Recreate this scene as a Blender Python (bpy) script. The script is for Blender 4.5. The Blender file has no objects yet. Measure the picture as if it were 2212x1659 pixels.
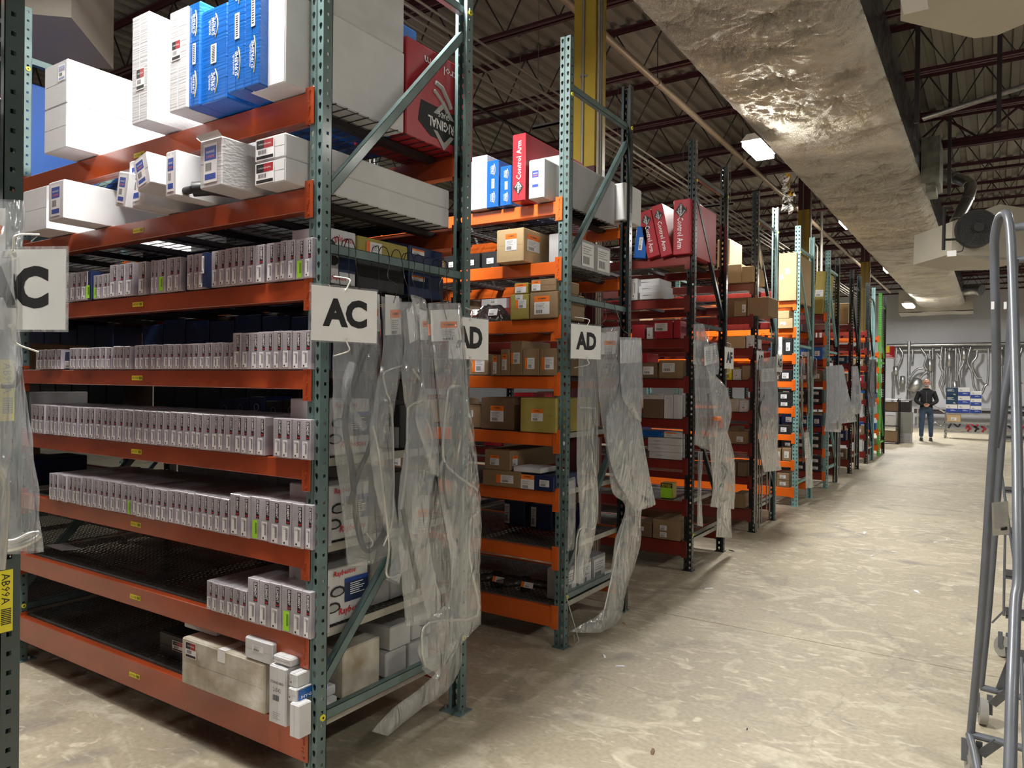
import bpy, bmesh, math, random
from mathutils import Vector, Matrix, noise
random.seed(7)
PI = math.pi
ORD = ['first', 'second', 'third', 'fourth', 'fifth', 'sixth', 'seventh', 'eighth', 'ninth', 'tenth', 'eleventh', 'twelfth']
S = bpy.context.scene
COL = S.collection

# ------------------------------------------------------------------ camera
W, H = 2212.0, 1659.0
YAW, PITCH, ROLL, FPX = -0.5805785, -0.0039973, 0.0106254, 1588.54
CAM = Vector((2.157, 0.0, 1.6185))
cy, sy, cp, sp = math.cos(YAW), math.sin(YAW), math.cos(PITCH), math.sin(PITCH)
FW = Vector((sy*cp, cy*cp, sp)); R0 = Vector((cy, -sy, 0)); U0 = R0.cross(FW)
RT = R0*math.cos(ROLL) + U0*math.sin(ROLL); UP = -R0*math.sin(ROLL) + U0*math.cos(ROLL)
cam = bpy.data.cameras.new('camera'); co = bpy.data.objects.new('camera', cam); COL.objects.link(co)
cam.sensor_fit = 'HORIZONTAL'; cam.sensor_width = 36; cam.lens = FPX/W*36
cam.clip_start = 0.05; cam.clip_end = 200
M = Matrix.Identity(4)
for i in range(3):
    M[i][0], M[i][1], M[i][2], M[i][3] = RT[i], UP[i], -FW[i], CAM[i]
co.matrix_world = M
S.camera = co
S.view_settings.view_transform = 'Standard'; S.view_settings.look = 'None'
S.view_settings.gamma = 1; S.view_settings.use_curve_mapping = False
S.view_settings.exposure = 0.75
# ------------------------------------------------------------------ world (closed hall: a little stray light only)
w = bpy.data.worlds.new('world'); S.world = w; w.use_nodes = True
w.node_tree.nodes['Background'].inputs[0].default_value = (0.75, 0.85, 1, 1)
w.node_tree.nodes['Background'].inputs[1].default_value = 0.02
LAMP_W = 95.0

def ray(px, py): return (RT*(px-W/2) + UP*(H/2-py) + FW*FPX)
def on(px, py, ax, v):          # measured point of the photograph -> point on a world plane
    d = ray(px, py); t = (v-CAM[ax])/d[ax]; return CAM + d*t
def dep(px, py, d): return CAM + ray(px, py)*(d/FPX)
def XY(px, py, y): return on(px, py, 1, y)

# ------------------------------------------------------------------ materials
MATS = {}
def nodes(name):
    m = bpy.data.materials.new(name); m.use_nodes = True
    nt = m.node_tree; return m, nt, nt.nodes['Principled BSDF']
def mat(name, col, rough=0.6, metal=0.0, vary=0.0, scale=20, bump=0.0, bscale=60, spec=0.5, coat=0.0, stretch=(1,1,1), dark=None):
    if name in MATS: return MATS[name]
    m, nt, b = nodes(name)
    b.inputs['Roughness'].default_value = rough; b.inputs['Metallic'].default_value = metal
    b.inputs['Specular IOR Level'].default_value = spec
    b.inputs['Coat Weight'].default_value = coat; b.inputs['Coat Roughness'].default_value = 0.15
    c = (*col, 1); b.inputs['Base Color'].default_value = c
    if vary or bump:
        tc = nt.nodes.new('ShaderNodeTexCoord'); mp = nt.nodes.new('ShaderNodeMapping')
        mp.inputs['Scale'].default_value = stretch; nt.links.new(tc.outputs['Object'], mp.inputs[0])
    if vary:
        n = nt.nodes.new('ShaderNodeTexNoise'); n.inputs['Scale'].default_value = scale; n.inputs['Detail'].default_value = 5
        nt.links.new(mp.outputs[0], n.inputs[0])
        r = nt.nodes.new('ShaderNodeValToRGB'); r.color_ramp.elements[0].position = .3; r.color_ramp.elements[1].position = .7
        d = dark if dark else tuple(x*(1-vary) for x in col)
        r.color_ramp.elements[0].color = (*d, 1); r.color_ramp.elements[1].color = (*[min(1, x*(1+vary*.4)) for x in col], 1)
        nt.links.new(n.outputs['Fac'], r.inputs[0]); nt.links.new(r.outputs[0], b.inputs['Base Color'])
    if bump:
        n2 = nt.nodes.new('ShaderNodeTexNoise'); n2.inputs['Scale'].default_value = bscale; n2.inputs['Detail'].default_value = 4
        nt.links.new(mp.outputs[0], n2.inputs[0])
        bp = nt.nodes.new('ShaderNodeBump'); bp.inputs['Strength'].default_value = bump; bp.inputs['Distance'].default_value = .01
        nt.links.new(n2.outputs['Fac'], bp.inputs['Height']); nt.links.new(bp.outputs[0], b.inputs['Normal'])
    MATS[name] = m; return m
def emit(name, col, s):
    if name in MATS: return MATS[name]
    m, nt, b = nodes(name); b.inputs['Base Color'].default_value = (*col, 1)
    b.inputs['Emission Color'].default_value = (*col, 1); b.inputs['Emission Strength'].default_value = s
    MATS[name] = m; return m

mat('teal', (.115, .18, .18), .42, .0, .25, 9, .06, 200, coat=.3)
mat('teal_light', (.27, .50, .50), .42, 0, .15, 9, .05, 200)
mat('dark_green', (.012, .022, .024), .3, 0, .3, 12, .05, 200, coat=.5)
mat('lime', (.18, .62, .12), .45, 0, .15, 9)
mat('teal_dark', (.045, .068, .068), .35, 0, .25, 9, .06, 200, coat=.4)
mat('beam_red', (.38, .060, .015), .28, 0, .22, 6, .03, 90, coat=.5, stretch=(.4, 1, 1))
mat('beam_orange', (.72, .13, .015), .36, 0, .15, 6, .03, 90, coat=.3, stretch=(.4, 1, 1))
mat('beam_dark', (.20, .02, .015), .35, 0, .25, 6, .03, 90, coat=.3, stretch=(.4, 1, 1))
mat('beam_bright', (.95, .17, .01), .4, 0, .1, 6)
mat('deck_dark', (.075, .07, .065), .5, .3, .4, 14)
mat('galv', (.34, .34, .33), .42, .7, .3, 25)
mat('galv_cream', (.5, .48, .42), .5, .3, .25, 12)
mat('wire', (.12, .12, .12), .4, .8)
mat('wire_dark', (.03, .028, .026), .4, .6)
mat('yellow_plug', (.75, .68, .04), .4)
mat('tag_yellow', (.78, .68, .03), .5)
mat('ink', (.012, .012, .014), .6)
mat('white_print', (.85, .85, .85), .6)
mat('paper', (.80, .80, .81), .5, 0, .05, 6)
mat('paper_shine', (.90, .90, .91), .3, 0, .05, 8, .10, 14)
mat('white_card', (.66, .66, .68), .65, 0, .10, 5, .10, 30)
mat('white_corr', (.60, .60, .62), .7, 0, .12, 5, .25, 50, stretch=(.08, 1, 2.2))
mat('white_dirty', (.62, .60, .54), .7, 0, .5, 7, .35, 18, dark=(.33, .27, .18))
mat('grey_card', (.40, .40, .41), .7, 0, .12, 5, .08, 30)
mat('kraft', (.30, .20, .11), .8, 0, .12, 6, .06, 60)
mat('kraft_light', (.55, .40, .22), .8, 0, .1, 6, .06, 60)
mat('kraft_dark', (.19, .12, .07), .8, 0, .15, 6, .06, 60)
mat('kraft_tape', (.55, .36, .15), .35)
mat('olive', (.40, .33, .08), .7, 0, .12, 10)
mat('box_blue', (.006, .12, .48), .35, 0, .15, 3, .3, 45, coat=.3, stretch=(.08, 1, 2.2))
mat('box_navy', (.01, .025, .09), .45, 0, .1, 4)
mat('box_red', (.42, .02, .035), .38, 0, .12, 4, .05, 40, coat=.2)
mat('box_black', (.018, .018, .02), .5, 0, .2, 6)
mat('violet', (.10, .05, .45), .4)
mat('label_orange', (.9, .2, .02), .5)
mat('label_blue', (.02, .06, .35), .5)
mat('label_red', (.35, .02, .03), .5)
mat('label_green', (.38, .78, .04), .5)
mat('label_gold', (.75, .55, .15), .4)
mat('red_print', (.6, .02, .03), .5)
mat('grey_print', (.35, .35, .37), .6)
mat('brake_body', (.40, .37, .43), .32, 0, .14, 10, coat=.3)
mat('brake_shade', (.23, .21, .26), .35)
mat('maroon', (.075, .018, .024), .5, 0, .2, 5)
mat('steel_dark', (.03, .022, .026), .5, 0, .2, 5)
mat('col_yellow', (.42, .29, .03), .45, 0, .12, 4)
mat('beige_paint', (.50, .46, .38), .6, 0, .1, 2, .05, 5)
mat('pipe_tan', (.42, .33, .24), .45, .2, .15, 4)
mat('conduit', (.25, .24, .21), .5, .2, .1, 10)
mat('conduit_warm', (.30, .27, .22), .6, 0, .1, 10)
mat('steel', (.5, .5, .5), .3, .9, .25, 10)
mat('steel_gal', (.36, .36, .30), .45, .7, .5, 7)
mat('ladder_grey', (.12, .13, .15), .42, .1, .15, 14, coat=.15)
mat('rubber', (.02, .02, .02), .8)
mat('wheel_grey', (.30, .29, .26), .6)
mat('hose', (.016, .016, .018), .45)
mat('alu', (.62, .62, .60), .3, .85)
mat('zip_white', (.75, .74, .68), .5)
mat('skin', (.55, .30, .22), .55)
mat('jacket', (.008, .008, .013), .8, 0, .3, 12)
mat('jeans', (.045, .075, .13), .85, 0, .35, 8)
mat('shoe', (.03, .035, .03), .7)
mat('shoe_sole', (.2, .17, .12), .7)
mat('cream_unit', (.56, .52, .43), .55, 0, .06, 3)
mat('fan_black', (.02, .02, .02), .5)
mat('green_box', (.008, .05, .11), .5)
mat('wall_paint', (.55, .56, .60), .7, 0, .10, .6)
mat('insul', (.92, .92, .9), .8)
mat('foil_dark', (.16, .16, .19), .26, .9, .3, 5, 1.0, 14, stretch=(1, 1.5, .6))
mat('insul_yellow', (.85, .50, .03), .8)
mat('cab_grey', (.27, .28, .25), .6, 0, .1, 4)
mat('blue_cover', (.006, .06, .26), .6, 0, .1, 2)

def mk_brake():
    m, nt, b = nodes('brake'); tc = nt.nodes.new('ShaderNodeTexCoord'); sx = nt.nodes.new('ShaderNodeSeparateXYZ')
    nt.links.new(tc.outputs['Object'], sx.inputs[0])
    n = nt.nodes.new('ShaderNodeTexNoise'); n.inputs['Scale'].default_value = 9; nt.links.new(tc.outputs['Object'], n.inputs[0])
    a = nt.nodes.new('ShaderNodeMath'); a.operation = 'MULTIPLY_ADD'; a.inputs[1].default_value = .06
    nt.links.new(n.outputs['Fac'], a.inputs[0]); nt.links.new(sx.outputs['Z'], a.inputs[2])
    r = nt.nodes.new('ShaderNodeValToRGB'); e = r.color_ramp.elements
    e[0].position = .02; e[0].color = (.52, .45, .49, 1); e[1].position = .14; e[1].color = (.44, .41, .45, 1)
    x = e.new(.07); x.color = (.33, .31, .37, 1)
    nt.links.new(a.outputs[0], r.inputs[0]); nt.links.new(r.outputs[0], b.inputs['Base Color'])
    b.inputs['Roughness'].default_value = .3; b.inputs['Coat Weight'].default_value = .3
    MATS['brake'] = m
mk_brake()

def mk_plastic(name, base, alpha, rough=.14, gl=.75):
    m = bpy.data.materials.new(name); m.use_nodes = True; nt = m.node_tree; nt.nodes.clear(); N = nt.nodes.new; L = nt.links.new
    out = N('ShaderNodeOutputMaterial'); tc = N('ShaderNodeTexCoord'); mp = N('ShaderNodeMapping'); mp.inputs['Scale'].default_value = (1, 1.6, .45)
    L(tc.outputs['Object'], mp.inputs[0]); n = N('ShaderNodeTexNoise'); n.inputs['Scale'].default_value = 6; n.inputs['Detail'].default_value = 5; n.inputs['Distortion'].default_value = 1.5
    L(mp.outputs[0], n.inputs[0]); r = N('ShaderNodeMapRange'); r.inputs['From Min'].default_value = .38; r.inputs['From Max'].default_value = .68
    r.inputs['To Min'].default_value = alpha*.7; r.inputs['To Max'].default_value = min(1, alpha*1.6); L(n.outputs['Fac'], r.inputs[0])
    n2 = N('ShaderNodeTexNoise'); n2.inputs['Scale'].default_value = 8; n2.inputs['Detail'].default_value = 1.5; n2.inputs['Distortion'].default_value = 1.8; L(mp.outputs[0], n2.inputs[0])
    bp = N('ShaderNodeBump'); bp.inputs['Strength'].default_value = .95; bp.inputs['Distance'].default_value = .03; L(n2.outputs['Fac'], bp.inputs['Height'])
    tr = N('ShaderNodeBsdfTransparent'); tr.inputs[0].default_value = (.95, .95, .95, 1)
    df = N('ShaderNodeBsdfDiffuse'); df.inputs[0].default_value = (*base, 1); tl = N('ShaderNodeBsdfTranslucent'); tl.inputs[0].default_value = (*base, 1)
    for q in (df, tl): L(bp.outputs[0], q.inputs['Normal'])
    m1 = N('ShaderNodeMixShader'); m1.inputs[0].default_value = .45; L(df.outputs[0], m1.inputs[1]); L(tl.outputs[0], m1.inputs[2])
    m2 = N('ShaderNodeMixShader'); L(r.outputs[0], m2.inputs[0]); L(tr.outputs[0], m2.inputs[1]); L(m1.outputs[0], m2.inputs[2])
    g = N('ShaderNodeBsdfGlossy'); g.inputs['Roughness'].default_value = rough; g.inputs[0].default_value = (1, 1, 1, 1); L(bp.outputs[0], g.inputs['Normal'])
    fr = N('ShaderNodeLayerWeight'); fr.inputs[0].default_value = .35; L(bp.outputs[0], fr.inputs['Normal'])
    pw = N('ShaderNodeMath'); pw.operation = 'POWER'; pw.inputs[1].default_value = 2.2; L(fr.outputs['Facing'], pw.inputs[0])
    ad = N('ShaderNodeMath'); ad.operation = 'ADD'; ad.inputs[1].default_value = .10; L(pw.outputs[0], ad.inputs[0])
    mu = N('ShaderNodeMath'); mu.operation = 'MULTIPLY'; mu.use_clamp = True; mu.inputs[1].default_value = gl*1.35; L(ad.outputs[0], mu.inputs[0])
    m3 = N('ShaderNodeMixShader'); L(mu.outputs[0], m3.inputs[0]); L(m2.outputs[0], m3.inputs[1]); L(g.outputs[0], m3.inputs[2]); L(m3.outputs[0], out.inputs[0])
    MATS[name] = m
mk_plastic('plastic', (.90, .95, 1.0), .18, .15)
mk_plastic('plastic_milky', (.72, .78, .86), .30, .25)
mk_plastic('plastic_dark', (.06, .06, .065), .7, .15)
mk_plastic('sleeve', (.6, .6, .6), .12, .08)

def mk_floor():
    m, nt, b = nodes('concrete'); N = nt.nodes.new; L = nt.links.new
    tc = N('ShaderNodeTexCoord')
    def noi(s, d, dist=0, sc=None):
        n = N('ShaderNodeTexNoise'); n.inputs['Scale'].default_value = s; n.inputs['Detail'].default_value = d; n.inputs['Distortion'].default_value = dist
        if sc:
            mp = N('ShaderNodeMapping'); mp.inputs['Scale'].default_value = sc; L(tc.outputs['Object'], mp.inputs[0]); L(mp.outputs[0], n.inputs[0])
        else: L(tc.outputs['Object'], n.inputs[0])
        return n
    def ramp(src, p0, c0, p1, c1):
        r = N('ShaderNodeValToRGB'); r.color_ramp.elements[0].position = p0; r.color_ramp.elements[0].color = (*c0, 1)
        r.color_ramp.elements[1].position = p1; r.color_ramp.elements[1].color = (*c1, 1); L(src, r.inputs[0]); return r
    def mix(f, a, b_, mode='MIX'):
        x = N('ShaderNodeMix'); x.data_type = 'RGBA'; x.blend_type = mode
        if isinstance(f, float): x.inputs['Factor'].default_value = f
        else: L(f, x.inputs['Factor'])
        for k, v in (('A', a), ('B', b_)):
            s = [i for i in x.inputs if i.name == k and i.type == 'RGBA'][0]
            if isinstance(v, tuple): s.default_value = (*v, 1)
            else: L(v, s)
        return [o for o in x.outputs if o.type == 'RGBA'][0]
    big = noi(.55, 5, .6); base = ramp(big.outputs['Fac'], .36, (.36, .31, .23), .66, (.47, .415, .30))
    mid = noi(3.2, 8, 1.4, (1, 1.4, 1)); m1 = ramp(mid.outputs['Fac'], .52, (0, 0, 0), .64, (1, 1, 1))
    c1 = mix(m1.outputs[0], base.outputs[0], (.53, .48, .37))
    d = noi(1.3, 8, 2.0); m2 = ramp(d.outputs['Fac'], .56, (0, 0, 0), .72, (.75, .75, .75))
    c2 = mix(m2.outputs[0], c1, (.22, .20, .175))
    fl = noi(7, 12, 1.2, (1, 2.0, 1)); m3 = ramp(fl.outputs['Fac'], .59, (0, 0, 0), .70, (.8, .8, .8))
    c3 = mix(m3.outputs[0], c2, (.66, .61, .48))
    fd = noi(40, 6); m4 = ramp(fd.outputs['Fac'], .3, (.82, .82, .82), .7, (1.04, 1.04, 1.04)); c4 = mix(1.0, c3, m4.outputs[0], 'MULTIPLY')
    v = N('ShaderNodeTexVoronoi'); v.feature = 'DISTANCE_TO_EDGE'; v.inputs['Scale'].default_value = .45
    dn = noi(2.5, 6); va = N('ShaderNodeVectorMath'); va.operation = 'MULTIPLY_ADD'; va.inputs[1].default_value = (.5, .5, 0)
    L(dn.outputs['Color'], va.inputs[0]); L(tc.outputs['Object'], va.inputs[2]); L(va.outputs[0], v.inputs['Vector'])
    m5 = ramp(v.outputs['Distance'], .0, (.3, .3, .3), .0025, (0, 0, 0)); c5 = mix(m5.outputs[0], c4, (.16, .14, .12))
    L(c5, b.inputs['Base Color'])
    rr = N('ShaderNodeMapRange'); rr.inputs['To Min'].default_value = .42; rr.inputs['To Max'].default_value = .75
    L(mid.outputs['Fac'], rr.inputs[0]); L(rr.outputs[0], b.inputs['Roughness'])
    bp = N('ShaderNodeBump'); bp.inputs['Strength'].default_value = .25; bp.inputs['Distance'].default_value = .006
    L(fl.outputs['Fac'], bp.inputs['Height']); L(bp.outputs[0], b.inputs['Normal'])
    MATS['concrete'] = m
mk_floor()

def mk_foil():
    m, nt, b = nodes('foil'); N = nt.nodes.new; L = nt.links.new
    tc = N('ShaderNodeTexCoord'); b.inputs['Metallic'].default_value = .75; b.inputs['Roughness'].default_value = .36
    n = N('ShaderNodeTexNoise'); n.inputs['Scale'].default_value = 1.6; n.inputs['Detail'].default_value = 5; L(tc.outputs['Object'], n.inputs[0])
    r = N('ShaderNodeValToRGB'); r.color_ramp.elements[0].position = .3; r.color_ramp.elements[0].color = (.66, .62, .56, 1)
    r.color_ramp.elements[1].position = .7; r.color_ramp.elements[1].color = (.90, .85, .74, 1); L(n.outputs['Fac'], r.inputs[0]); L(r.outputs[0], b.inputs['Base Color'])
    # fine crinkle + reinforcing scrim (criss-cross threads) as relief
    def wave(rot):
        mp = N('ShaderNodeMapping'); mp.inputs['Rotation'].default_value = (0, 0, rot); L(tc.outputs['Object'], mp.inputs[0])
        wv = N('ShaderNodeTexWave'); wv.inputs['Scale'].default_value = 14; L(mp.outputs[0], wv.inputs[0]); return wv
    w1, w2 = wave(.6), wave(-.6)
    mx = N('ShaderNodeMath'); mx.operation = 'MAXIMUM'; L(w1.outputs['Fac'], mx.inputs[0]); L(w2.outputs['Fac'], mx.inputs[1])
    n2 = N('ShaderNodeTexNoise'); n2.inputs['Scale'].default_value = 34; n2.inputs['Detail'].default_value = 5; n2.inputs['Distortion'].default_value = 2.5; L(tc.outputs['Object'], n2.inputs[0])
    ad = N('ShaderNodeMath'); ad.operation = 'MULTIPLY_ADD'; ad.inputs[1].default_value = .12; L(mx.outputs[0], ad.inputs[0]); L(n2.outputs['Fac'], ad.inputs[2])
    bp = N('ShaderNodeBump'); bp.inputs['Strength'].default_value = 1.0; bp.inputs['Distance'].default_value = .035
    L(ad.outputs[0], bp.inputs['Height']); L(bp.outputs[0], b.inputs['Normal'])
    MATS['foil'] = m
mk_foil()

def mk_deck():
    m, nt, b = nodes('roof_deck'); N = nt.nodes.new; L = nt.links.new
    tc = N('ShaderNodeTexCoord'); n = N('ShaderNodeTexNoise'); n.inputs['Scale'].default_value = 1.2; n.inputs['Detail'].default_value = 6
    mp = N('ShaderNodeMapping'); mp.inputs['Scale'].default_value = (1, .5, 1); L(tc.outputs['Object'], mp.inputs[0]); L(mp.outputs[0], n.inputs[0])
    r = N('ShaderNodeValToRGB'); r.color_ramp.elements[0].position = .3; r.color_ramp.elements[0].color = (.20, .18, .15, 1)
    r.color_ramp.elements[1].position = .7; r.color_ramp.elements[1].color = (.31, .285, .24, 1); L(n.outputs['Fac'], r.inputs[0]); L(r.outputs[0], b.inputs['Base Color'])
    b.inputs['Roughness'].default_value = .65; MATS['roof_deck'] = m
mk_deck()

# ------------------------------------------------------------------ mesh helpers
TXT = {}
def text_geo(s, bold=0.0):
    k = (s, bold)
    if k in TXT: return TXT[k]
    cu = bpy.data.curves.new('t', 'FONT'); cu.body = s; cu.resolution_u = 3 if len(s) < 3 else 1; cu.offset = bold
    cu.align_x = 'CENTER'; cu.align_y = 'CENTER'; cu.fill_mode = 'FRONT'
    o = bpy.data.objects.new('t', cu); me = bpy.data.meshes.new_from_object(o)
    v = [tuple(x.co[:2]) for x in me.vertices]; f = [tuple(p.vertices) for p in me.polygons]
    if v:
        xs = [a[0] for a in v]; ys = [a[1] for a in v]; mx, my = (min(xs)+max(xs))/2, (min(ys)+max(ys))/2
        wd, hg = max(xs)-min(xs), max(ys)-min(ys); v = [((a-mx)/wd, (b-my)/hg) for a, b in v]
    else: wd = hg = 1
    bpy.data.objects.remove(o); bpy.data.meshes.remove(me); bpy.data.curves.remove(cu)
    TXT[k] = (v, f, wd/hg); return TXT[k]

class MB:
    def __init__(s): s.v = []; s.f = []; s.m = []; s.mats = []; s.smooth = []
    def mi(s, n):
        if n not in s.mats: s.mats.append(n)
        return s.mats.index(n)
    def add(s, vs, fs, m, sm=False):
        b = len(s.v); s.v += [tuple(x) for x in vs]; k = s.mi(m)
        for f in fs: s.f.append(tuple(b+i for i in f)); s.m.append(k); s.smooth.append(sm)
    def box(s, x0, x1, y0, y1, z0, z1, m, T=None):
        vs = [Vector((x, y, z)) for z in (z0, z1) for y in (y0, y1) for x in (x0, x1)]
        if T: vs = [T @ v for v in vs]
        s.add(vs, [(0, 2, 3, 1), (4, 5, 7, 6), (0, 1, 5, 4), (2, 6, 7, 3), (0, 4, 6, 2), (1, 3, 7, 5)], m)
    def bbox(s, x0, x1, y0, y1, z0, z1, m, b=.004, T=None):      # bevelled box
        bm = bmesh.new(); bmesh.ops.create_cube(bm, size=1)
        for v in bm.verts: v.co = Vector(((x0+x1)/2+v.co.x*(x1-x0), (y0+y1)/2+v.co.y*(y1-y0), (z0+z1)/2+v.co.z*(z1-z0)))
        bmesh.ops.bevel(bm, geom=list(bm.edges), offset=b, segments=1, affect='EDGES')
        bm.verts.index_update()
        s.add([(T @ v.co if T else v.co.copy()) for v in bm.verts], [[v.index for v in f.verts] for f in bm.faces], m); bm.free()
    def quad(s, a, b, c, d, m): s.add([a, b, c, d], [(0, 1, 2, 3)], m)
    def tube(s, pts, r, m, n=8, cap=True):
        pts = [Vector(p) for p in pts]; rings = []; k = len(pts)
        rr = r if isinstance(r, (list, tuple)) else [r]*k
        t0 = (pts[1]-pts[0]).normalized(); a = Vector((0, 0, 1)) if abs(t0.z) < .9 else Vector((1, 0, 0))
        u = t0.cross(a).normalized(); vs = []
        for i, p in enumerate(pts):
            t = ((pts[min(i+1, k-1)]-p).normalized() + (p-pts[max(i-1, 0)]).normalized())
            t = t.normalized() if t.length > 1e-6 else t0
            u = (u - t*u.dot(t)).normalized(); v = t.cross(u)
            vs += [p + (u*math.cos(2*PI*j/n) + v*math.sin(2*PI*j/n))*rr[i] for j in range(n)]
        fs = [(i*n+j, i*n+(j+1) % n, (i+1)*n+(j+1) % n, (i+1)*n+j) for i in range(k-1) for j in range(n)]
        s.add(vs, fs, m, True)
        if cap: s.add(vs[:n], [tuple(reversed(range(n)))], m); s.add(vs[-n:], [tuple(range(n))], m)
    def text(s, st, o, ux, uz, h, m, bold=0.0, wd=None):
        v, f, asp = text_geo(st, bold); wd = wd if wd else h*asp; o = Vector(o); ux = Vector(ux); uz = Vector(uz)
        s.add([o + ux*(a*wd) + uz*(b*h) for a, b in v], f, m)
    def prism(s, poly, z0, z1, m):
        n = len(poly); s.add([(x, y, z0) for x, y in poly]+[(x, y, z1) for x, y in poly],
            [tuple(reversed(range(n))), tuple(range(n, 2*n))]+[(i, (i+1) % n, n+(i+1) % n, n+i) for i in range(n)], m)
    def mesh(s, name):
        me = bpy.data.meshes.new(name); me.from_pydata(s.v, [], s.f)
        for n in s.mats: me.materials.append(MATS[n])
        me.polygons.foreach_set('material_index', s.m); me.polygons.foreach_set('use_smooth', s.smooth); me.update(); return me
    def obj(s, name, parent=None, loc=(0, 0, 0), rot=(0, 0, 0), **k): return link(name, s.mesh(name), parent, loc, rot, **k)

def link(name, me, parent=None, loc=(0, 0, 0), rot=(0, 0, 0), label=None, cat=None, group=None, kind=None):
    o = bpy.data.objects.new(name, me); COL.objects.link(o)
    if parent: o.parent = parent
    o.location = loc; o.rotation_euler = rot
    if label: o['label'] = label
    if cat: o['category'] = cat
    if group: o['group'] = group
    if kind: o['kind'] = kind
    return o
def empty(name, label, cat, loc=(0, 0, 0), rz=0, group=None):
    return link(name, None, None, loc, (0, 0, rz), label, cat, group)
def smooth_path(pts, n=5):
    pts = [Vector(p) for p in pts]; out = []
    P_ = [pts[0]*2-pts[1]] + pts + [pts[-1]*2-pts[-2]]
    for i in range(1, len(P_)-2):
        a, b, c, d = P_[i-1:i+3]
        for j in range(n):
            t = j/n; out.append(.5*((2*b)+(c-a)*t+(2*a-5*b+4*c-d)*t*t+(3*b-a-3*c+d)*t**3))
    out.append(pts[-1]); return out

# ------------------------------------------------------------------ room
WALL_Y = 32.6
b = MB(); jy0, jy1 = 4.903, 4.912
for y0, y1 in ((-8, jy0), (jy1, WALL_Y)): b.quad((-16, y0, 0), (11, y0, 0), (11, y1, 0), (-16, y1, 0), 'concrete')
b.quad((-16, jy0, 0), (11, jy0, 0), (11, jy0, -.012), (-16, jy0, -.012), 'concrete'); b.quad((-16, jy1, -.012), (11, jy1, -.012), (11, jy1, 0), (-16, jy1, 0), 'concrete')
b.quad((-16, jy0, -.012), (11, jy0, -.012), (11, jy1, -.012), (-16, jy1, -.012), 'ink')
b.obj('floor', kind='structure')
b = MB(); b.box(-16, 11, WALL_Y, WALL_Y+.2, 0, 6, 'wall_paint'); b.obj('wall_back', kind='structure')
b = MB(); b.box(11, 11.2, -8, WALL_Y, 0, 6, 'wall_paint'); b.obj('wall_right', kind='structure')
b = MB(); b.box(-16.2, -16, -8, WALL_Y, 0, 6, 'wall_paint'); b.obj('wall_left', kind='structure')
b = MB(); b.box(-16, 11, -8.2, -8, 0, 6, 'wall_paint'); b.obj('wall_front', kind='structure')
b = MB(); b.box(-16, 11, WALL_Y-.03, WALL_Y, 0, .12, 'grey_print'); b.obj('baseboard_back', kind='structure')
# ribbed roof deck, ribs run along the aisle
ZD = 5.72
b = MB(); x = -16.0; prof = []
while x < 11:
    prof += [(x, ZD+.05), (x+.085, ZD+.05), (x+.10, ZD), (x+.185, ZD), (x+.20, ZD+.05)]; x += .20
vs = [(a, -8, z) for a, z in prof]+[(a, WALL_Y, z) for a, z in prof]; n = len(prof)
b.add(vs, [(i, i+1, n+i+1, n+i) for i in range(n-1)], 'roof_deck'); ceiling = b.obj('ceiling', kind='structure')
# open web joists
def joist_mesh():
    b = MB(); x0, x1 = -16, 11; zt, zb = ZD-.03, 5.12
    for z in (zt, zb):
        for s in (-1, 1): b.box(x0, x1, s*.012 if s > 0 else -.05, .05 if s > 0 else -.012, z-.006, z+.006, 'maroon'); b.box(x0, x1, .012 if s > 0 else -.018, .018 if s > 0 else -.012, (z-.045 if z == zt else z), (z if z == zt else z+.045), 'maroon')
    st = .62; k = 0; x = x0+.2
    while x < x1-.7:
        b.tube([(x, 0, zt-.03), (x+st/2, 0, zb+.02), (x+st, 0, zt-.03)], .011, 'steel_dark', 5, False); x += st
    return b.mesh('roof_joist')
jm = joist_mesh(); y = -6.6; joist_ys = []
while y < WALL_Y-.4:
    link('roof_joist', jm, ceiling, (random.uniform(-.2, .2), y, 0)); joist_ys.append(y); y += 1.6
for gy in (5.35, 12.6, 20.5, 27.5, -1.9):   # heavier double girders on the column lines
    b = MB()
    for z in (ZD-.10, 5.19):
        b.box(-16, 11, -.07, .07, z-.012, z+.012, 'maroon'); b.box(-16, 11, -.012, .012, z-.06, z+.06, 'maroon')
    x = -15.6
    while x < 10: b.tube([(x, 0, ZD-.15), (x+.45, 0, 5.2), (x+.9, 0, ZD-.15)], .02, 'maroon', 6, False); x += .9
    b.obj('roof_girder', ceiling, (0, gy, 0))
for bx in (-6.5, -3.4, 3.4, 6.5, 9):
    b = MB(); b.box(-.02, .02, -8, WALL_Y, 5.10, 5.104, 'steel_dark'); b.box(-.002, .002, -8, WALL_Y, 5.10, 5.14, 'steel_dark'); b.obj('bridging_bar', ceiling, (bx, 0, 0))
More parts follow.
